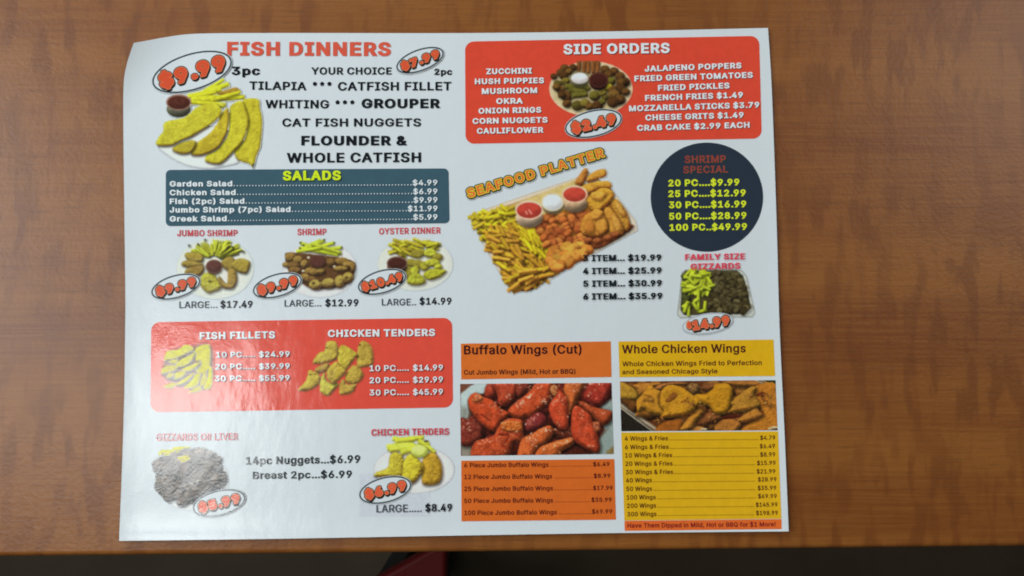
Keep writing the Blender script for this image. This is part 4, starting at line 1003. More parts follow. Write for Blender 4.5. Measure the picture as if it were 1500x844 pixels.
# ---- buffalo wings column
DK = (58, 14, 18)
bh = panel('panel', [(675.1, 503.5), (894.7, 500.1), (895.8, 552.4), (675.6, 556)], (192, 100, 38), 0, 1, None, 'orange panel headed buffalo wings')
Lettering().line('M', 'Buffalo Wings (Cut)', 65, 130, 830, 125, 58, 0.021).build('heading', (46, 12, 20), 2, bh)
Lettering().line('M', 'Cut Jumbo Wings (Mild, Hot or BBQ)', 65, 262, 790, 255, 31, 0.0155).build('caption', (46, 12, 20), 2, bh)
bl = panel('panel', [(675.6, 675), (899.9, 672.5), (902.2, 761.4), (676.1, 763.8)], (186, 92, 32), 0, 1, None, 'orange panel of buffalo wing prices')
t = Lettering()
for n, xe, yl, d0_, d1_, pr, p0_, p1_, yp in (('6 Piece', 848, 213, 870, 1225, '$6.49', 1247, 1395, 203), ('12 Piece', 880, 318, 905, 1238, '$8.99', 1253, 1402, 307),
                                              ('25 Piece', 887, 425, 908, 1235, '$17.99', 1247, 1422, 416), ('50 Piece', 888, 533, 912, 1215, '$35.99', 1232, 1413, 522),
                                              ('100 Piece', 922, 640, 945, 1230, '$69.99', 1237, 1418, 627)):
    t.line('N', n + ' Jumbo Buffalo Wings', 92, yl, xe, yl - 6, 40, 0.0155)
    t.line('N', pr, p0_, yp + 1, p1_, yp - 1, 38, 0.0155)
    t.dots('N', d0_, yl - 6, d1_, yl - 9, int((d1_ - d0_) / 15.5), 0.62)
t.build('price_list', (66, 8, 16), 2, bl)

# ---- whole chicken wings column
wh = panel('panel', [(905.9, 500.3), (1133.1, 497.5), (1135.4, 551), (907.5, 552.7)], (193, 153, 20), 0, 1, None, 'yellow panel headed whole chicken wings')
Lettering().line('O', 'Whole Chicken Wings', 62, 157, 1083, 148, 70, 0.021).build('heading', (66, 26, 20), 2, wh)
Lettering().line('O', 'Whole Chicken Wings Fried to Perfection', 65, 263, 1215, 252, 40, 0.0155) \
    .line('O', 'and Seasoned Chicago Style', 65, 328, 850, 320, 38, 0.0155).build('caption', (66, 22, 20), 2, wh)
wl = panel('panel', [(910.1, 633.7), (1139.7, 632), (1144.7, 760), (914.5, 762.6)], (190, 150, 20), 0, 1, None, 'yellow panel of whole wing prices')
t = Lettering()
for n, a, b_, y, d0_, d1_, pr, p0_, p1_, yp in (
        ('4 Wings & Fries', 75, 390, 128, 402, 1042, '$4.79', 1060, 1170, 121), ('6 Wings & Fries', 77, 394, 190, 405, 1037, '$6.49', 1057, 1168, 182),
        ('10 Wings & Fries', 78, 420, 250, 432, 1043, '$8.99', 1060, 1170, 243), ('20 Wings & Fries', 80, 423, 311, 435, 1018, '$15.99', 1037, 1172, 304),
        ('30 Wings & Fries', 82, 427, 372, 437, 1017, '$21.99', 1035, 1170, 366), ('40 Wings', 84, 272, 432, 285, 1020, '$28.99', 1043, 1178, 424),
        ('50 Wings', 87, 274, 494, 288, 1022, '$35.99', 1042, 1176, 486), ('100 Wings', 90, 300, 556, 316, 1027, '$69.99', 1045, 1180, 546),
        ('200 Wings', 92, 303, 617, 318, 1010, '$145.99', 1028, 1186, 608), ('300 Wings', 94, 306, 678, 320, 1010, '$198.99', 1030, 1188, 668)):
    t.line('P', n, a, y, b_, y - 3, 32, 0.0155); t.line('P', pr, p0_, yp + 1, p1_, yp - 1, 31, 0.0155)
    t.dots('P', d0_, y - 3, d1_, yp + 1, int((d1_ - d0_) / 11.6), 0.62)
t.build('price_list', (60, 12, 16), 2, wl)
ws = panel('panel', [(914.55, 763.2), (1144.75, 760.6), (1145, 775.1), (915.1, 777.7)], (186, 88, 34), 0, 1, None, 'orange strip about dipping under the yellow price panel')
Lettering().line('P', 'Have Them Dipped in Mild, Hot or BBQ for $1 More!', 95, 761, 1172, 751, 33, 0.017).build('caption', (96, 10, 26), 2, ws)


# ================================================================== printed food photographs
def quad_warp(x0, y0, x1, y1, q):
    TL, TR, BR, BL = [np.array(p, float) for p in q]

    def f(X, Y):
        u = np.clip((X - x0) / (x1 - x0), 0, 1); v = np.clip((Y - y0) / (y1 - y0), 0, 1)
        r = [(TL[i] * (1 - u) + TR[i] * u) * (1 - v) + (BL[i] * (1 - u) + BR[i] * u) * v for i in (0, 1)]
        return r[0], r[1]
    return f


def lift_red(c):
    return c


# ---- fish platter
Y1 = (202, 196, 50); YL = (118, 96, 30)
p = Pic(224, 112, 388, 250, z='fish')
p.flat([(60, 600), (120, 700), (250, 775), (350, 806), (480, 822), (620, 800), (760, 755), (820, 600), (500, 450)], (226, 230, 226), smooth=True, line=(150, 158, 160), lw=0.8)
for a in ((400, 178, 622, 38, 40), (420, 170, 668, 78, 52), (300, 190, 600, 130, 44)):
    p.stick(*a, (212, 222, 50), lo=(140, 135, 30))
p.shape([(560, 160), (640, 130), (730, 110), (770, 150), (690, 170), (600, 175)], (172, 140, 52), lo=(95, 70, 30), R=3)
for a in ((340, 190, 560, 150, 44), (330, 215, 700, 190, 48), (420, 215, 805, 195, 52), (500, 225, 770, 150, 40), (320, 240, 640, 262, 40)):
    p.stick(*a, (210, 214, 44), lo=(130, 122, 28))
p.oval(600, 272, 40, 22, (196, 196, 60))
p.cup(222, 240, 112, 70, (84, 44, 32), (150, 112, 98), (112, 112, 92), 62)
K = dict(R=3.2, rough=0.7, bump=0.26, fq=1.0, shadow=0.8, mott=0.16, soft=2.6)
p.shape([(800, 215), (925, 215), (940, 300), (960, 400), (945, 620), (915, 700), (893, 780), (876, 826), (850, 788), (750, 752), (715, 690), (730, 640), (800, 580), (830, 440), (790, 280)], Y1, lo=YL, **K)
p.shape([(690, 262), (780, 232), (830, 350), (835, 440), (790, 580), (700, 680), (620, 760), (560, 785), (460, 762), (470, 710), (560, 660), (640, 560), (665, 480), (670, 330)], (206, 204, 52), lo=YL, **K)
p.shape([(650, 290), (666, 340), (655, 480), (600, 600), (540, 660), (430, 705), (335, 705), (345, 660), (380, 600), (490, 520), (560, 430), (600, 340)], (198, 184, 48), lo=(104, 74, 26), **K)
p.shape([(340, 575), (375, 600), (330, 680), (240, 695), (165, 660), (200, 620), (270, 590)], (186, 176, 50), lo=(96, 70, 28), **K)
p.shape([(430, 265), (540, 248), (600, 300), (590, 360), (540, 410), (470, 460), (420, 490), (330, 545), (240, 580), (150, 622), (22, 616), (50, 540), (85, 500), (90, 430), (150, 400), (260, 380), (330, 330), (370, 290)], (200, 198, 52), lo=YL, **K)
p.flat([(868, 790), (896, 780), (878, 828)], (60, 62, 58))
p.grainy(7); p.build('food_picture', 3, None, 'picture of fried fish fillets with fries and a sauce cup')

# ---- side orders plate
RP = (201, 70, 50)
p = Pic(802, 86, 930, 172, back=RP, z='side')
p.flat_oval(462, 318, 426, 280, (200, 186, 146), line=(214, 190, 160), lw=1.2)
p.flat_oval(462, 330, 380, 240, (186, 172, 126))
B = [(102, 70, 32), (84, 56, 26), (116, 84, 38)]; OL = [(106, 100, 36), (90, 82, 32), (124, 112, 44)]
for i, x in enumerate((340, 395, 440, 490, 535)):
    p.stick(x, 30, x - 6, 160, 44, (134, 84, 42), lo=(56, 30, 14))
balls = [(190, 105, 46, B), (275, 100, 42, B), (150, 150, 46, B), (235, 140, 40, B), (80, 190, 36, B), (180, 180, 48, B), (605, 120, 50, B), (700, 140, 50, B), (640, 175, 50, B),
         (760, 190, 52, B), (120, 270, 46, OL), (200, 240, 46, OL), (815, 250, 52, B), (775, 250, 50, B), (670, 240, 50, OL), (150, 325, 48, B), (105, 300, 40, B), (640, 305, 48, [(166, 152, 40)]),
         (765, 320, 60, B), (690, 330, 44, B), (215, 390, 62, B), (160, 380, 40, B), (820, 350, 44, B), (500, 390, 58, OL), (580, 360, 44, OL), (700, 385, 66, [(122, 92, 42)]),
         (610, 410, 34, OL), (215, 470, 46, B), (760, 430, 58, B), (690, 455, 62, B), (320, 490, 58, OL), (400, 470, 54, OL), (450, 500, 46, B), (530, 490, 56, B), (580, 450, 34, OL)]
for x, y, r, c in balls[:22]:
    p.oval(x, y, r, r * 0.9, random.choice(c), lo=(32, 20, 10), rough=0.5, bump=0.5, fq=0.7, shadow=0.55)
for a in ((190, 290, 400, 310, 62), (230, 330, 420, 350, 56), (260, 385, 430, 375, 60), (400, 290, 450, 330, 50)):
    p.stick(*a, (104, 100, 38), lo=(40, 34, 12), rough=0.5, bump=0.5)
for x, y, r, c in balls[22:]:
    p.oval(x, y, r, r * 0.9, random.choice(c), lo=(32, 20, 10), rough=0.5, bump=0.5, fq=0.7, shadow=0.55)
p.cup(345, 205, 100, 66, (226, 222, 224), (118, 116, 84), (130, 124, 90), 22)
p.cup(540, 225, 100, 78, (66, 30, 24), (84, 46, 34), (58, 26, 20), 26)
p.grainy(7); p.build('food_picture', 2, so, 'picture of a plate of fried side orders with two dips')

# ---- seafood platter
p = Pic(684, 240, 938, 434, z='G')
p.flat([(62, 388), (240, 325), (590, 205), (640, 170), (760, 260), (880, 420), (888, 462), (660, 585), (360, 764), (272, 768), (238, 722), (130, 535)], (206, 196, 176), line=(176, 158, 128), lw=1.0)
p.flat([(84, 400), (260, 338), (600, 225), (760, 300), (862, 440), (850, 460), (655, 560), (350, 742), (280, 745), (252, 712), (146, 530)], (150, 96, 34), aa=4)
p.flat([(254, 345), (420, 280), (590, 212), (620, 300), (500, 380), (300, 420)], (196, 176, 110), aa=4)
p.shape([(395, 570), (520, 560), (640, 540), (760, 470), (770, 500), (640, 590), (480, 660)], (128, 66, 34), z='sea', R=3)
FR = [(208, 172, 48), (196, 152, 44), (206, 160, 56), (214, 188, 44)]; FY = [(214, 206, 38), (208, 196, 44), (200, 180, 50)]
p.heap([(75, 395), (250, 350), (300, 430), (330, 470), (200, 520), (150, 520), (120, 470)], 170, (40, 78), FY, 'stick', (-50, 60), wd=5.0, lo=(120, 90, 24), seed=3, shadow=0.42)
p.heap([(150, 480), (300, 440), (420, 480), (475, 560), (500, 640), (350, 748), (265, 735), (180, 580)], 300, (56, 96), FR, 'stick', (-10, 75), wd=5.4, lo=(118, 68, 24), seed=5, shadow=0.5)
p.heap([(270, 680), (480, 630), (510, 640), (360, 748), (275, 740)], 22, (80, 120), FR, 'stick', (-40, -5), wd=6, lo=(118, 68, 24), seed=8)
p.heap([(310, 480), (400, 480), (460, 560), (430, 600), (350, 560)], 34, (50, 90), [(220, 206, 34), (214, 194, 40)], 'stick', (35, 75), wd=5, lo=(140, 106, 24), seed=9)
p.heap([(400, 400), (520, 370), (640, 385), (650, 480), (625, 560), (560, 600), (480, 620), (440, 540), (395, 470)], 62, (34, 48), [(190, 112, 52), (178, 100, 46), (168, 88, 44), (196, 124, 56)], 'ball', lo=(98, 42, 18), seed=4, shadow=0.5, rough=0.4, bump=0.35)
p.heap([(470, 560), (600, 540), (665, 555), (560, 630), (480, 655), (455, 620)], 22, (40, 60), [(204, 140, 58), (200, 128, 52), (206, 152, 60)], 'ball', lo=(120, 60, 24), seed=6, shadow=0.5, rough=0.4)
W1 = (198, 146, 54); WL = (112, 62, 24)
K = dict(z='sea', lo=WL, R=5, rough=0.8, bump=0.3, fq=0.9, crag=0.8, shadow=0.7, mott=0.2)
for q, c in (([(328, 155), (345, 110), (405, 32), (428, 70), (385, 160)], (190, 132, 58)), ([(420, 110), (480, 58), (560, 42), (570, 92), (520, 115), (430, 142)], (204, 152, 58)),
             ([(365, 190), (450, 145), (590, 135), (608, 190), (520, 195), (430, 228)], (206, 156, 56)), ([(590, 280), (650, 275), (720, 360), (752, 450), (742, 512), (700, 505), (650, 400), (610, 320)], (196, 146, 54)),
             ([(430, 262), (530, 188), (612, 205), (625, 262), (540, 350), (470, 365), (418, 305)], (206, 156, 52)), ([(555, 350), (605, 345), (690, 455), (700, 540), (610, 545), (575, 450)], (202, 146, 56)),
             ([(370, 480), (410, 395), (500, 355), (560, 410), (585, 480), (555, 548), (450, 562), (380, 530)], (198, 138, 52))):
    p.shape(q, c, **K)
for q, c in (([(455, 380), (490, 350), (545, 370), (520, 420), (470, 430)], (206, 150, 60)), ([(400, 470), (440, 440), (480, 470), (470, 530), (410, 525)], (186, 122, 48)),
             ([(500, 440), (560, 430), (580, 500), (530, 540), (490, 500)], (202, 146, 58)), ([(620, 400), (660, 420), (690, 500), (650, 520), (620, 470)], (208, 158, 70)),
             ([(450, 230), (520, 210), (570, 235), (530, 280), (470, 275)], (212, 164, 64)), ([(640, 300), (690, 330), (720, 400), (690, 400), (650, 350)], (206, 160, 70))):
    p.shape(q, c, z='sea', lo=(134, 80, 30), R=4, rough=0.8, bump=0.3, shadow=0.45)
for x, y in ((430, 590), (500, 595), (580, 570), (640, 545)):
    p.oval(x, y, 34, 24, (160, 92, 48), z='sea', lo=(80, 36, 18))
p.cup(355, 363, 70, 47, (182, 66, 52), (222, 188, 160), (212, 184, 152), 38)
p.cup(580, 285, 64, 43, (190, 70, 54), (222, 186, 156), (198, 166, 128), 46)
p.cup(470, 324, 56, 46, (222, 230, 230), (198, 186, 150), (186, 168, 120), 12)
for a in ((338, 368, 345, 385, 8), (352, 362, 368, 384, 8)): p.stick(*a, (226, 150, 136), lo=(200, 110, 96), shadow=0)
p.grainy(7); p.build('food_picture', 2, None, 'picture of a foil tray seafood platter with fries and three dips')
# its slanted title
p = Pic(680, 211, 894, 302, step=0.55)
x0, y0 = zp('G', 56, 304); x1, y1 = zp('G', 729, 99)
A, Bq = text_segments('SEAFOOD PLATTER', 0.030, x0, y0, x1, y1, 13.0, 1.12)
fat_text(p, A, Bq, [(0.5, 0.7, 2.6, (24, 26, 16)), (0, 0, 2.5, (28, 30, 18)), (0, 0, 1.25, (226, 192, 60)), (0, 0, -0.05, (204, 100, 50))])
p.build('slanted_title', 3)

# ---- jumbo shrimp
OLV = (158, 138, 60); OLL = (70, 52, 24); LIME = (206, 218, 52)
p = Pic(256, 346, 372, 440, z='js')
p.flat_oval(800, 450, 472, 374, (208, 216, 206), line=(188, 200, 196), lw=0.7); p.flat_oval(800, 440, 400, 310, (214, 220, 208), aa=5)
rg = random.Random(2)
for k in range(46):
    a = rg.uniform(-2.75, -0.3); r0, r1 = rg.uniform(60, 150), rg.uniform(260, 350)
    p.stick(790 + r0 * 1.0 * math.cos(a), 330 + r0 * 0.55 * math.sin(a), 800 + r1 * 1.05 * math.cos(a + rg.uniform(-.2, .2)), 320 + r1 * 0.68 * math.sin(a), rg.uniform(24, 38), rg.choice([LIME, (196, 208, 48), (176, 180, 48)]), lo=(96, 92, 24))
for x, y in ((680, 95), (480, 165), (590, 150), (1150, 240), (1020, 190)): p.oval(x, y, 14, 12, (92, 92, 60))
K = dict(R=4, rough=0.4, bump=0.35, shadow=0.6, lo=OLL)
for q in ([(430, 300), (450, 255), (570, 250), (650, 290), (640, 370), (500, 370)], [(390, 410), (400, 370), (470, 350), (620, 380), (650, 410), (480, 440)], [(425, 500), (460, 450), (600, 410), (670, 430), (640, 520), (560, 545), (440, 530)],
          [(900, 340), (980, 300), (1040, 340), (1030, 470), (940, 470), (880, 400)], [(1010, 400), (1060, 340), (1160, 330), (1235, 380), (1200, 500), (1130, 510), (1050, 470)]):
    p.shape(q, rg.choice([OLV, (168, 150, 60), (150, 126, 58)]), **K)
p.shape([(960, 480), (1010, 450), (1060, 480), (1075, 600), (1030, 690), (950, 705), (880, 680), (840, 620), (850, 540), (900, 600), (950, 630)], (160, 134, 62), **K)
p.flat([(890, 500), (960, 500), (950, 610), (900, 570)], (216, 212, 204), aa=2)
p.shape([(630, 560), (680, 505), (790, 520), (840, 600), (880, 690), (800, 735), (720, 755), (640, 690), (615, 620)], (180, 178, 52), lo=(84, 66, 34), R=5, rough=0.4, bump=0.4)
p.oval(735, 610, 22, 18, (110, 104, 40), shadow=0)
p.cup(790, 425, 104, 84, (90, 52, 42), (112, 76, 60), (120, 90, 70), 10)
p.grainy(7); p.build('food_picture', 1, None, 'picture of a jumbo shrimp plate')

# ---- shrimp
p = Pic(412, 348, 524, 438, z='sh')
p.flat_oval(830, 420, 456, 342, (212, 214, 214), line=(184, 190, 194), lw=0.7); p.flat_oval(830, 410, 390, 285, (218, 216, 214), aa=5)
rg = random.Random(7)
for a in ((590, 90, 900, 210), (640, 120, 1000, 200), (840, 60, 560, 190), (890, 60, 640, 180), (1010, 90, 720, 170), (1105, 150, 760, 190), (1100, 220, 700, 170), (580, 150, 900, 220), (1060, 240, 800, 190), (720, 100, 1080, 210), (540, 200, 850, 150)):
    p.stick(*a, 42, rg.choice([(202, 220, 52), (194, 212, 50), (186, 200, 54)]), lo=(116, 120, 30))
for x, y in ((590, 90), (885, 55), (1010, 92), (1100, 150), (630, 122), (585, 155)): p.oval(x, y, 14, 12, (84, 92, 60), shadow=0)
p.shape([(400, 260), (450, 210), (800, 240), (1200, 300), (1260, 400), (1220, 560), (1050, 640), (760, 660), (600, 580), (450, 440)], (96, 66, 38), lo=(60, 36, 22), R=4, bump=0.6)
SC = [(160, 132, 66), (146, 116, 58), (170, 148, 68), (128, 98, 52)]
for x, y, rx, ry in ((470, 265, 70, 58), (560, 300, 60, 50), (410, 360, 44, 30), (500, 370, 80, 46), (520, 430, 80, 46), (640, 350, 50, 50), (1100, 320, 90, 50), (1180, 360, 70, 44), (960, 330, 60, 50),
                     (1090, 410, 90, 34), (700, 440, 60, 44), (760, 450, 60, 50), (640, 520, 70, 50), (720, 540, 70, 40), (840, 440, 50, 40), (1240, 380, 34, 60)):
    p.oval(x, y, rx, ry, rg.choice(SC), lo=(62, 44, 24), rough=0.6, bump=0.6, fq=0.6)
for x, y, rx, ry in ((780, 610, 84, 66), (940, 590, 84, 66), (1080, 570, 66, 80), (1180, 520, 70, 66)):
    p.oval(x, y, rx, ry, (168, 150, 72), lo=(72, 50, 30), rough=0.4, bump=0.5)
for x, y in ((750, 590), (830, 560), (1160, 520)): p.oval(x, y, 22, 16, (96, 76, 38), shadow=0)
p.shape([(715, 300), (750, 255), (860, 250), (900, 330), (850, 395), (740, 380)], (88, 54, 44), lo=(60, 34, 28), R=3, rough=0.1, bump=0.1)
for x, y in ((690, 275), (625, 440), (1010, 385)): p.oval(x, y, 18, 14, (236, 226, 200), shadow=0)
p.grainy(8); p.build('food_picture', 1, None, 'picture of a shrimp plate')

# ---- oyster dinner
p = Pic(552, 346, 664, 428, z='oy')
p.flat_oval(742, 396, 463, 324, (204, 210, 200), line=(182, 192, 190), lw=0.7); p.flat_oval(760, 390, 390, 265, (214, 216, 204), aa=5)
rg = random.Random(5)
for k in range(44):
    x = rg.uniform(470, 980); y = rg.uniform(110, 270); a = math.radians(rg.choice([25, 35, 150, 15, 40]) + rg.uniform(-15, 15)); l = rg.uniform(60, 110)
    p.stick(x - l * math.cos(a), y - l * .8 * math.sin(a), x + l * math.cos(a), y + l * .8 * math.sin(a), 36, rg.choice([(200, 198, 48), (188, 178, 50), (208, 210, 52), (170, 156, 50)]), lo=(100, 84, 26))
K = dict(lo=(84, 74, 26), rough=0.6, bump=0.6, fq=0.6, R=4)
GY = [(180, 184, 54), (170, 168, 56), (188, 194, 60), (150, 142, 54)]
for x, y, rx, ry in ((770, 270, 80, 56), (930, 260, 80, 60), (1020, 310, 66, 50), (690, 380, 60, 50), (780, 400, 66, 60), (860, 420, 60, 60), (960, 380, 90, 50), (1030, 430, 50, 40), (660, 500, 60, 80), (740, 480, 56, 56)):
    p.oval(x, y, rx, ry, rg.choice(GY), **K)
p.shape([(845, 520), (930, 460), (1040, 460), (1130, 480), (1060, 550), (960, 590), (880, 580)], (178, 182, 50), **K)
p.shape([(640, 600), (700, 520), (800, 520), (875, 600), (840, 645), (740, 660), (660, 640)], (176, 182, 56), **K)
p.cup(520, 385, 128, 84, (70, 38, 30), (112, 84, 74), (96, 66, 58), 40)
p.grainy(8); p.build('food_picture', 1, None, 'picture of an oyster dinner plate')

# ---- family size gizzards
p = Pic(990, 392, 1110, 470, z='giz')
p.flat([(110, 110), (150, 82), (700, 76), (780, 90), (835, 160), (925, 560), (900, 605), (600, 612), (90, 618), (58, 580)], (176, 184, 176), line=(112, 116, 104), lw=1.0)
p.flat([(120, 130), (150, 95), (720, 90), (790, 150), (880, 500), (820, 570), (140, 585), (95, 520)], (66, 60, 34), aa=2, line=(34, 34, 24), lw=1.2)
p.heap([(380, 110), (740, 100), (800, 180), (870, 500), (800, 560), (390, 560), (400, 300)], 100, (50, 80), [(84, 76, 46), (70, 62, 36), (96, 88, 56), (62, 54, 30)], 'ball', lo=(30, 26, 14), seed=3, rough=0.8, bump=0.8, shadow=0.35)
p.heap([(130, 110), (200, 100), (180, 560), (110, 520)], 16, (50, 80), [(70, 76, 34), (86, 92, 40)], 'ball', lo=(34, 36, 14), seed=4)
LM = [(186, 204, 44), (176, 192, 42), (194, 212, 54)]
p.heap([(180, 100), (390, 100), (430, 210), (400, 340), (250, 340), (130, 310), (170, 220)], 60, (80, 140), LM, 'stick', (-80, 80), wd=4.0, lo=(96, 108, 24), seed=6)
for a in ((130, 330, 280, 270), (290, 290, 290, 560), (240, 440, 290, 400), (180, 600, 185, 440), (110, 500, 190, 440), (130, 560, 170, 430), (300, 550, 390, 530), (370, 430, 360, 540), (230, 440, 280, 530), (110, 320, 220, 300)):
    p.stick(*a, 34, random.choice(LM), lo=(96, 108, 24))
for k in range(5):
    p.stick(812 + k * 14, 575 - k * 12, 850 + k * 12, 600 - k * 20, 8, (206, 212, 204), shadow=0)
p.flat([(800, 150), (850, 260), (905, 500), (890, 540), (850, 320)], (190, 194, 180), alpha=0.6, aa=2)
p.grainy(9, 0.6); p.build('food_picture', 1, None, 'picture of a foil tray of gizzards and fries')

# ---- fish fillets on red
RQ = (205, 74, 58)
p = Pic(236, 500, 316, 580, back=RQ, z='ff')
p.flat([(190, 300), (260, 200), (500, 150), (740, 140), (760, 600), (600, 680), (300, 620), (150, 500)], (120, 60, 36), aa=6, smooth=True)
K = dict(R=2.6, rough=0.4, bump=0.15, shadow=0.85, lo=(112, 92, 36), soft=1.8)
for q in ([(170, 320), (210, 205), (340, 190), (420, 130), (500, 140), (545, 190), (460, 240), (330, 300), (220, 322)], [(550, 200), (600, 150), (700, 122), (748, 160), (745, 380), (700, 460), (620, 495), (560, 440), (630, 340), (560, 330)],
          [(230, 330), (330, 310), (352, 332), (300, 372), (240, 352)], [(305, 395), (380, 310), (500, 250), (552, 212), (540, 290), (480, 370), (380, 408)], [(100, 485), (180, 395), (300, 385), (345, 420), (280, 460), (200, 485)],
          [(385, 435), (500, 380), (625, 338), (560, 420), (470, 462)], [(260, 545), (330, 470), (420, 458), (435, 500), (350, 555)], [(200, 530), (240, 480), (290, 490), (260, 545)], [(290, 640), (400, 560), (555, 468), (500, 545), (420, 610)],
          [(415, 668), (520, 560), (560, 490), (625, 500), (600, 615), (540, 665)], [(470, 715), (600, 640), (650, 680), (560, 725)], [(615, 615), (650, 490), (692, 472), (702, 590), (640, 645)], [(705, 560), (728, 400), (768, 430), (772, 600), (740, 685), (655, 665)],
          [(160, 640), (260, 600), (330, 620), (250, 680)]):
    p.shape(q, random.choice([(206, 206, 58), (198, 190, 54), (210, 208, 66)]), **K)
p.oval(724, 155, 10, 8, (90, 70, 40), shadow=0)
p.grainy(6); p.build('food_picture', 2, red2, 'picture of fish fillets')

# ---- chicken tenders on red
p = Pic(434, 496, 552, 584, back=RQ, z='ct')
K = dict(R=6, rough=0.9, bump=0.4, fq=0.9, crag=0.7, shadow=0.7, soft=2.4, mott=0.2, lo=(98, 66, 38))
for q, c in (([(235, 345), (310, 230), (380, 200), (400, 110), (450, 78), (530, 100), (558, 200), (550, 300), (460, 340), (380, 365), (280, 372)], (190, 174, 62)),
             ([(790, 180), (830, 88), (900, 92), (970, 160), (990, 280), (980, 380), (900, 402), (830, 418), (782, 370)], (188, 164, 64)),
             ([(555, 180), (600, 128), (700, 170), (785, 240), (770, 290), (655, 445), (600, 425), (548, 360), (548, 240)], (194, 180, 58)),
             ([(265, 425), (360, 370), (445, 368), (420, 450), (340, 485), (280, 475)], (172, 146, 62)),
             ([(50, 685), (150, 570), (190, 440), (260, 465), (335, 520), (322, 620), (200, 692), (120, 705)], (190, 172, 64)),
             ([(325, 695), (335, 560), (380, 475), (430, 590), (565, 608), (510, 690), (440, 762), (370, 745)], (192, 186, 66)),
             ([(640, 520), (680, 440), (760, 378), (862, 470), (852, 550), (780, 612), (660, 602)], (186, 162, 62)),
             ([(410, 500), (425, 425), (520, 338), (575, 390), (655, 460), (560, 572), (490, 612), (430, 562)], (194, 174, 62)),
             ([(565, 735), (578, 600), (620, 552), (665, 618), (775, 618), (742, 712), (650, 748)], (188, 164, 68))):
    p.shape(q, c, **K)
for x, y in ((410, 165), (555, 235), (790, 275), (435, 382), (268, 492), (205, 495), (820, 130)): p.oval(x, y, 13, 9, (84, 54, 30), shadow=0)
p.grainy(9, 0.6); p.build('food_picture', 2, red2, 'picture of chicken tenders')

# ---- gizzards or liver
p = Pic(218, 640, 342, 752, z='gl')
p.flat_oval(400, 480, 320, 258, (206, 212, 212), line=(178, 186, 188), lw=0.8)
for a in ((105, 240, 350, 205), (120, 225, 330, 218), (230, 200, 380, 190), (160, 260, 300, 225)): p.stick(*a, 34, (210, 208, 70), lo=(130, 122, 40))
DG = [(84, 72, 58), (64, 56, 46), (100, 88, 72), (50, 44, 36), (74, 60, 46)]
p.shape([(50, 310), (130, 270), (190, 250), (260, 230), (400, 195), (500, 190), (632, 258), (640, 360), (700, 408), (690, 520), (560, 640), (440, 640), (330, 692), (230, 650), (180, 600), (80, 570), (70, 500), (100, 460), (58, 370)], (46, 38, 32), lo=(22, 18, 14), R=3, rough=1.6, bump=0.6)
p.heap([(70, 310), (190, 270), (420, 210), (520, 200), (625, 270), (640, 380), (690, 420), (670, 520), (540, 620), (330, 670), (220, 640), (90, 560), (90, 450)], 110, (50, 105), DG, 'ball', lo=(14, 11, 9), seed=9, rough=0.8, bump=0.3, shadow=0.85)
p.shape([(270, 320), (370, 310), (360, 400), (330, 430), (290, 400)], (74, 48, 36), lo=(44, 26, 20), R=3)
for a in ((270, 285, 370, 262), (300, 310, 385, 280)): p.stick(*a, 28, (206, 200, 76), lo=(120, 110, 40))
for x, y in ((335, 520), (400, 505), (450, 480)): p.oval(x, y, 14, 12, (170, 160, 140), shadow=0)
p.grainy(9, 0.5); p.build('food_picture', 1, None, 'picture of gizzards or liver under the reflected light')

# ---- chicken tenders plate
p = Pic(526, 636, 668, 756, z='tn')
r_ = ref(*p.c)
p.flat([(38, 420), (330, 420), (640, 600), (640, 795), (38, 795)], r_ * np.array([0.965, 0.955, 0.972]), aa=5)
p.flat_oval(520, 380, 353, 208, (206, 206, 204), line=(160, 164, 166), lw=0.8); p.flat_oval(530, 370, 300, 160, (214, 210, 206), aa=5)
for a in ((330, 105, 520, 140, 44), (350, 130, 610, 95, 50), (280, 185, 520, 160, 56), (300, 205, 540, 170, 52), (400, 230, 660, 150, 56), (560, 120, 690, 215, 44), (620, 160, 710, 230, 36)):
    p.stick(*a, random.choice([(204, 214, 74), (196, 204, 62), (206, 206, 66)]), lo=(124, 118, 36))
p.oval(628, 128, 22, 10, (96, 92, 66), shadow=0)
K = dict(R=7, rough=0.9, bump=0.4, fq=0.9, crag=0.6, shadow=0.75, mott=0.2, lo=(96, 70, 24), soft=3)
p.shape([(170, 435), (200, 400), (290, 360), (305, 265), (350, 225), (415, 255), (435, 330), (425, 440), (300, 455)], (196, 186, 56), **K)
p.shape([(595, 300), (640, 240), (705, 235), (760, 320), (768, 440), (725, 505), (600, 508), (592, 400)], (192, 156, 46), **K)
p.shape([(415, 470), (430, 310), (490, 240), (560, 290), (602, 345), (590, 410), (520, 495), (440, 500)], (200, 190, 50), **K)
p.oval(570, 218, 76, 56, (196, 210, 96), lo=(140, 150, 60), rough=0.1, bump=0.1)
p.oval(560, 208, 60, 42, (206, 220, 120), lo=(190, 200, 100), shadow=0, rough=0.1)
p.grainy(8, 0.55); p.build('food_picture', 1, None, 'picture of a chicken tenders plate')


# ---- buffalo wings photograph
def sx(q, dx): return [(x + dx, y) for x, y in q]


def grow(q, k):
    c = np.mean(q, 0)
    return [tuple(c + (np.array(v) - c) * k) for v in q]


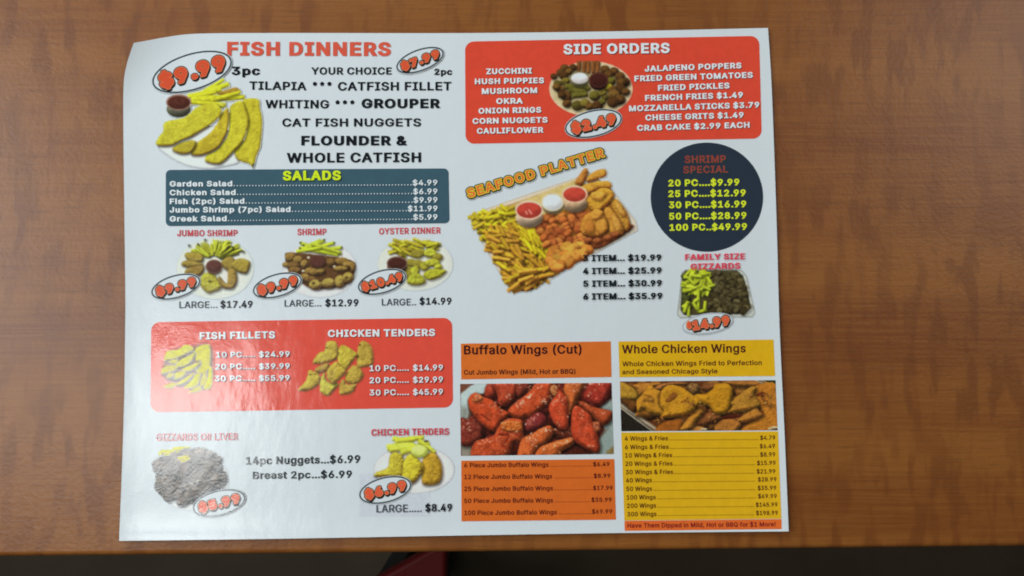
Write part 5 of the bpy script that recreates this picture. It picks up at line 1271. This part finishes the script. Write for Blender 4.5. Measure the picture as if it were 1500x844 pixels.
q4 = [(674, 562.5), (895.8, 560.9), (899.2, 665.2), (675.1, 667.9)]
p = Pic(674, 560.5, 899.5, 668, back=(64, 26, 16), step=0.72, z='bw')
p.al[:] = 1; D = 807.6
p.flat([(20, 160), (150, 60), (150, 20), (20, 20)], (104, 64, 48))
p.flat([(30, 152), (150, 58), (200, 30), (340, 30), (330, 60), (290, 145), (200, 160), (110, 230), (120, 350), (100, 440), (30, 412)], (168, 186, 184), aa=2)
p.flat([(30, 300), (130, 300), (110, 440), (30, 415)], (118, 122, 112), aa=14)
p.flat([(30, 690), (175, 708), (165, 860), (30, 860)], (126, 122, 108), aa=4)
p.flat(sx([(720, 330), (860, 225), (900, 225), (900, 860), (640, 860), (700, 700), (790, 560)], D), (128, 144, 138), aa=4)
p.flat(sx([(800, 800), (900, 720), (900, 860), (790, 860)], D), (120, 104, 62), aa=3)
p.flat(sx([(700, 690), (830, 545), (760, 610)], D), (84, 60, 40), aa=3)
K = dict(R=9, rough=0.4, bump=0.1, fq=0.5, crag=0.35, shadow=0.85, soft=4.0, spec=1.1, mott=0.28)
p.heap([(350, 60), (1480, 60), (1480, 300), (1390, 560), (1390, 760), (260, 780), (200, 640), (70, 640), (70, 500), (240, 480)], 46, (130, 220), [(120, 42, 28), (134, 54, 32), (104, 36, 26)], 'ball', lo=(44, 16, 10), seed=2, rough=0.8, bump=0.4, shadow=0.6, spec=0.6)
wings = [
    ([(320, 55), (420, 40), (430, 150), (380, 210), (300, 175)], (150, 54, 38), 0), ([(395, 20), (665, 20), (640, 170), (585, 240), (520, 290), (455, 262), (440, 180), (415, 110)], (166, 62, 40), 0),
    ([(650, 20), (800, 20), (790, 100), (720, 180), (650, 170)], (122, 48, 34), 0), ([(590, 30), (870, 30), (835, 200), (720, 290), (600, 245), (505, 185)], (150, 46, 36), D),
    ([(30, 430), (110, 430), (180, 385), (275, 470), (285, 580), (180, 705), (30, 690)], (116, 44, 34), 0), ([(480, 255), (560, 245), (680, 308), (860, 355), (860, 440), (765, 505), (620, 385)], (152, 62, 34), D),
    ([(355, 130), (400, 20), (590, 20), (525, 180), (462, 300), (400, 405), (392, 260)], (182, 88, 44), D), ([(555, 348), (640, 250), (780, 140), (870, 40), (1025, 30), (1012, 180), (980, 250), (900, 330), (800, 400), (640, 425)], (180, 68, 36), 0),
    ([(730, 500), (770, 430), (880, 360), (965, 430), (930, 525), (820, 570), (750, 560)], (124, 42, 42), 0), ([(125, 210), (200, 145), (285, 190), (380, 228), (455, 310), (545, 362), (525, 420), (470, 480), (400, 565), (300, 512), (230, 440), (145, 330)], (180, 66, 36), 0),
    ([(240, 620), (260, 540), (430, 570), (640, 590), (650, 660), (400, 700)], (82, 34, 22), D), ([(190, 300), (250, 200), (300, 120), (352, 170), (392, 260), (392, 500), (330, 545), (258, 500), (210, 410)], (182, 64, 38), D),
    ([(440, 520), (540, 435), (685, 450), (705, 540), (690, 690), (610, 690), (560, 790), (480, 860), (170, 860), (190, 680), (380, 620)], (170, 66, 36), 0), ([(650, 800), (700, 650), (800, 600), (900, 540), (1000, 515), (1025, 600), (960, 700), (860, 760), (800, 860), (650, 860)], (190, 86, 42), 0),
    ([(850, 860), (880, 760), (1000, 700), (1150, 658), (1260, 640), (1245, 720), (1120, 790), (1080, 860)], (194, 92, 42), 0), ([(440, 370), (480, 295), (570, 345), (640, 420), (700, 600), (725, 750), (680, 810), (520, 725), (440, 640), (428, 500)], (176, 62, 36), D)]
for q, c, dx in wings:
    c = np.array(c) * np.array([1.04, 1.08, 1.0]); p.shape(grow(sx(q, dx), 1.04), c, lo=c * 0.34, **K)
# darker and lighter ridges of skin, crisp ends, beads of glaze
for q, c in (([(470, 470), (580, 450), (680, 470), (690, 560), (560, 570), (470, 540)], (200, 104, 42)), ([(160, 190), (230, 160), (280, 200), (240, 240), (170, 240)], (196, 106, 56)),
             (sx([(205, 90), (250, 50), (290, 100), (260, 180), (215, 150)], D), (186, 116, 62)), (sx([(670, 470), (730, 480), (740, 560), (690, 580), (660, 520)], D), (178, 98, 58))):
    p.shape(q, c, R=4, rough=0.8, bump=1.0, fq=0.7, shadow=0.3, spec=1.0)
for a in ((250, 370, 360, 450, 14), (440, 600, 550, 600, 22), (560, 610, 480, 740, 12)): p.stick(*a, (108, 34, 20), lo=(80, 24, 14), shadow=0, aa=2)
rg = random.Random(12)
for cx, cy, n, sp in ((400, 270, 16, 55), (460, 345, 12, 40), (220, 185, 12, 45), (690, 280, 14, 60), (940, 220, 26, 70), (1060, 110, 14, 40), (620, 600, 14, 50), (500, 720, 8, 60), (790, 680, 18, 70), (560, 190, 8, 50), (490, 250, 6, 25),
                      (800, 470, 10, 50), (1170, 230, 14, 40), (1100, 470, 8, 30), (1330, 420, 12, 40), (1480, 160, 12, 90), (1400, 300, 10, 70), (1510, 520, 14, 40), (1290, 90, 16, 70), (1450, 740, 8, 40), (1060, 790, 8, 70), (130, 530, 12, 70),
                      (970, 560, 12, 50), (1070, 560, 6, 30), (1180, 400, 8, 50), (800, 80, 10, 40)):
    for k in range(n):
        x, y = rg.gauss(cx, sp * 0.55), rg.gauss(cy, sp * 0.45)
        p.oval(x, y, rg.uniform(5, 17), rg.uniform(3, 7), rg.choice([(216, 150, 112), (206, 120, 80), (196, 100, 60), (232, 190, 160), (120, 40, 24), (140, 50, 28)]), shadow=0, rough=0.5, rot=rg.uniform(-1, 1), aa=1.3)
p.grainy(10, 0.55)
p.build('food_picture', 1, None, 'picture of saucy red buffalo wings', warp=quad_warp(674, 560.5, 899.5, 668, q4))

# ---- whole wings photograph
q5 = [(908, 558.9), (1136, 557), (1139, 630.4), (910.1, 631.8)]
p = Pic(908, 557, 1139.2, 632, back=(84, 46, 20), step=0.72, z='wc')
p.al[:] = 1; D = 1183.0
p.flat([(20, 440), (600, 860), (20, 860)], (30, 26, 20))
for a, wq, c in (((20, 368, 640, 830), 26, (150, 138, 112)), ((20, 400, 610, 830), 20, (196, 188, 168)), ((20, 425, 560, 830), 22, (112, 104, 84)), ((20, 445, 520, 830), 14, (206, 200, 176))):
    p.stick(*a, wq, c, shadow=0, R=0.6)
p.flat(sx([(1030, 20), (1250, 20), (1250, 150)], D), (30, 44, 28))
for a, wq, c in (((870, 20, 1180, 150), 22, (196, 184, 150)), ((960, 20, 1210, 130), 12, (200, 190, 160)), ((920, 20, 1190, 140), 10, (90, 80, 50))):
    p.stick(a[0] + D, a[1], a[2] + D, a[3], wq, c, shadow=0, R=0.6)
p.heap([(60, 90), (2300, 90), (2330, 760), (700, 780), (60, 330)], 70, (120, 220), [(136, 88, 36), (120, 74, 32), (150, 100, 40)], 'ball', lo=(52, 26, 10), seed=2, rough=0.8, bump=0.4, shadow=0.6)
K = dict(R=7, rough=0.5, bump=0.12, fq=0.5, crag=0.45, shadow=0.7, soft=3.2, mott=0.2)
for q, c, dx in (
        ([(420, 60), (880, 50), (1010, 130), (700, 145), (560, 115)], (164, 112, 44), D), ([(20, 70), (130, 85), (290, 190), (315, 300), (200, 335), (20, 290)], (182, 146, 44), 0),
        ([(60, 330), (200, 330), (300, 400), (230, 520), (120, 430)], (104, 66, 26), 0), ([(250, 95), (580, 66), (640, 100), (520, 150), (430, 235), (330, 255), (285, 170)], (182, 128, 46), 0),
        ([(1050, 130), (1130, 80), (1230, 110), (1230, 220), (1130, 240)], (146, 116, 60), 0), ([(80, 150), (180, 90), (290, 100), (280, 180), (160, 210)], (128, 82, 40), D),
        ([(555, 155), (700, 76), (1010, 66), (1020, 100), (770, 112), (655, 195)], (170, 116, 56), 0),
        ([(920, 145), (1240, 145), (1240, 860), (660, 860), (800, 700), (900, 640), (1020, 565), (930, 420), (895, 280)], (184, 124, 36), D),
        ([(0, 640), (160, 540), (340, 560), (380, 650), (250, 700), (0, 760)], (132, 82, 38), D), ([(640, 700), (900, 640), (970, 720), (900, 860), (560, 860)], (152, 92, 28), 0),
        ([(1080, 860), (1100, 770), (1230, 745), (1320, 790), (1300, 860)], (176, 126, 52), 0), ([(940, 790), (1000, 690), (1130, 540), (1220, 480), (1290, 540), (1200, 650), (1080, 800)], (184, 132, 42), 0),
        ([(400, 480), (520, 530), (640, 560), (560, 600), (430, 600), (280, 585), (262, 540), (320, 470)], (166, 112, 40), 0),
        ([(420, 185), (470, 118), (532, 128), (560, 165), (645, 215), (640, 380), (700, 540), (620, 562), (480, 540), (400, 470), (300, 500), (285, 350), (350, 270)], (192, 142, 38), 0),
        ([(650, 235), (760, 118), (900, 122), (1000, 168), (1140, 270), (1215, 330), (1190, 460), (1000, 562), (650, 605), (700, 500), (645, 400)], (194, 146, 34), 0),
        ([(0, 260), (150, 250), (265, 170), (300, 108), (470, 96), (552, 180), (542, 330), (505, 470), (430, 545), (300, 545), (210, 440), (100, 400), (0, 420)], (190, 142, 28), D),
        ([(545, 375), (700, 240), (850, 148), (925, 168), (900, 280), (965, 420), (850, 500), (620, 535), (490, 525), (560, 440)], (180, 136, 44), D),
        ([(685, 605), (900, 478), (965, 520), (1015, 590), (800, 685), (630, 668)], (176, 124, 44), D), ([(285, 750), (420, 640), (560, 648), (665, 720), (560, 860), (330, 860)], (170, 116, 44), D)):
    c = np.array(c) * np.array([0.93, 0.88, 0.92]); p.shape(grow(sx(q, dx), 1.05), c, lo=c * 0.34, **K)
p.shape([(715, 350), (830, 215), (905, 262), (790, 365)], (134, 84, 30), lo=(70, 36, 14), R=2, shadow=0)
p.shape(sx([(920, 270), (1000, 220), (1060, 240), (1010, 300)], D), (92, 42, 18), lo=(60, 26, 10), R=3, shadow=0)
p.shape(sx([(380, 610), (560, 560), (680, 590), (600, 620), (430, 640)], D), (70, 28, 14), lo=(50, 18, 10), R=3, shadow=0)
for a, c in (((390, 250, 510, 270, 14), (112, 66, 22)), ((380, 350, 480, 355, 14), (120, 72, 24)), ((640, 220, 620, 380, 14), (120, 74, 22)), ((960, 370, 1040, 340, 22), (118, 66, 22)), ((620, 590, 1180, 540, 12), (110, 54, 16)),
             ((D + 500, 520, D + 880, 450, 14), (110, 58, 18)), ((D + 650, 700, D + 1000, 590, 14), (104, 54, 18)), ((D + 960, 510, D + 1030, 580, 16), (112, 60, 18))):
    p.stick(*a, c, lo=np.array(c) * .8, shadow=0, aa=2.4)
rg = random.Random(21)
for cx, cy, n, sp in ((480, 300, 14, 60), (1100, 380, 14, 80), (1140, 160, 10, 50), (D + 80, 430, 12, 60), (D + 240, 620, 14, 70), (D + 1080, 300, 16, 80), (600, 640, 12, 60), (D + 1110, 420, 12, 60), (D + 820, 290, 4, 30)):
    for k in range(n):
        p.oval(rg.gauss(cx, sp * .6), rg.gauss(cy, sp * .45), rg.uniform(8, 22), rg.uniform(6, 13), rg.choice([(150, 96, 40), (110, 62, 24), (196, 150, 70), (170, 110, 60)]), shadow=0.2, rot=rg.uniform(-1, 1))
for x, y in ((1290, 790), (D + 1140, 790), (D + 1180, 770)): p.oval(x, y, 60, 18, (206, 190, 150))
p.grainy(9, 0.5)
p.build('food_picture', 1, None, 'picture of whole fried chicken wings in a tray', warp=quad_warp(908, 557, 1139.2, 632, q5))

# ================================================================== price badges (over the pictures)
badge('$9.99', 281.3, 105.4, 58.2, 31, 17, 98, 19.5, fat=2.30, ring=2.0, drop=0)
badge('$7.99', 615.3, 88.3, 34.6, 19.4, 20, 57, 10.3, fat=1.52)
badge('$2.49', 869.3, 181.1, 41.5, 21.1, 13, 64, 13.5, parent=so, fat=1.68)
badge('$9.99', 257.5, 420, 35.7, 19, 16, 58, 11, fat=1.60)
badge('$9.99', 406.3, 418.2, 35.7, 19, 16, 58, 11, fat=1.60)
badge('$10.49', 559.7, 412.9, 35.2, 19, 16, 60, 10.5, fat=1.28)
badge('$5.99', 321, 737, 38.3, 20.2, 14, 60, 12, fat=1.60)
badge('$6.99', 564.4, 717.8, 38, 20.3, 14, 60, 12, fat=1.60)
badge('$14.99', 1036.7, 474, 36.7, 15.3, 9, 62, 12, fat=1.52, ring=0.8, ringc=(110, 116, 124), dollar=True)
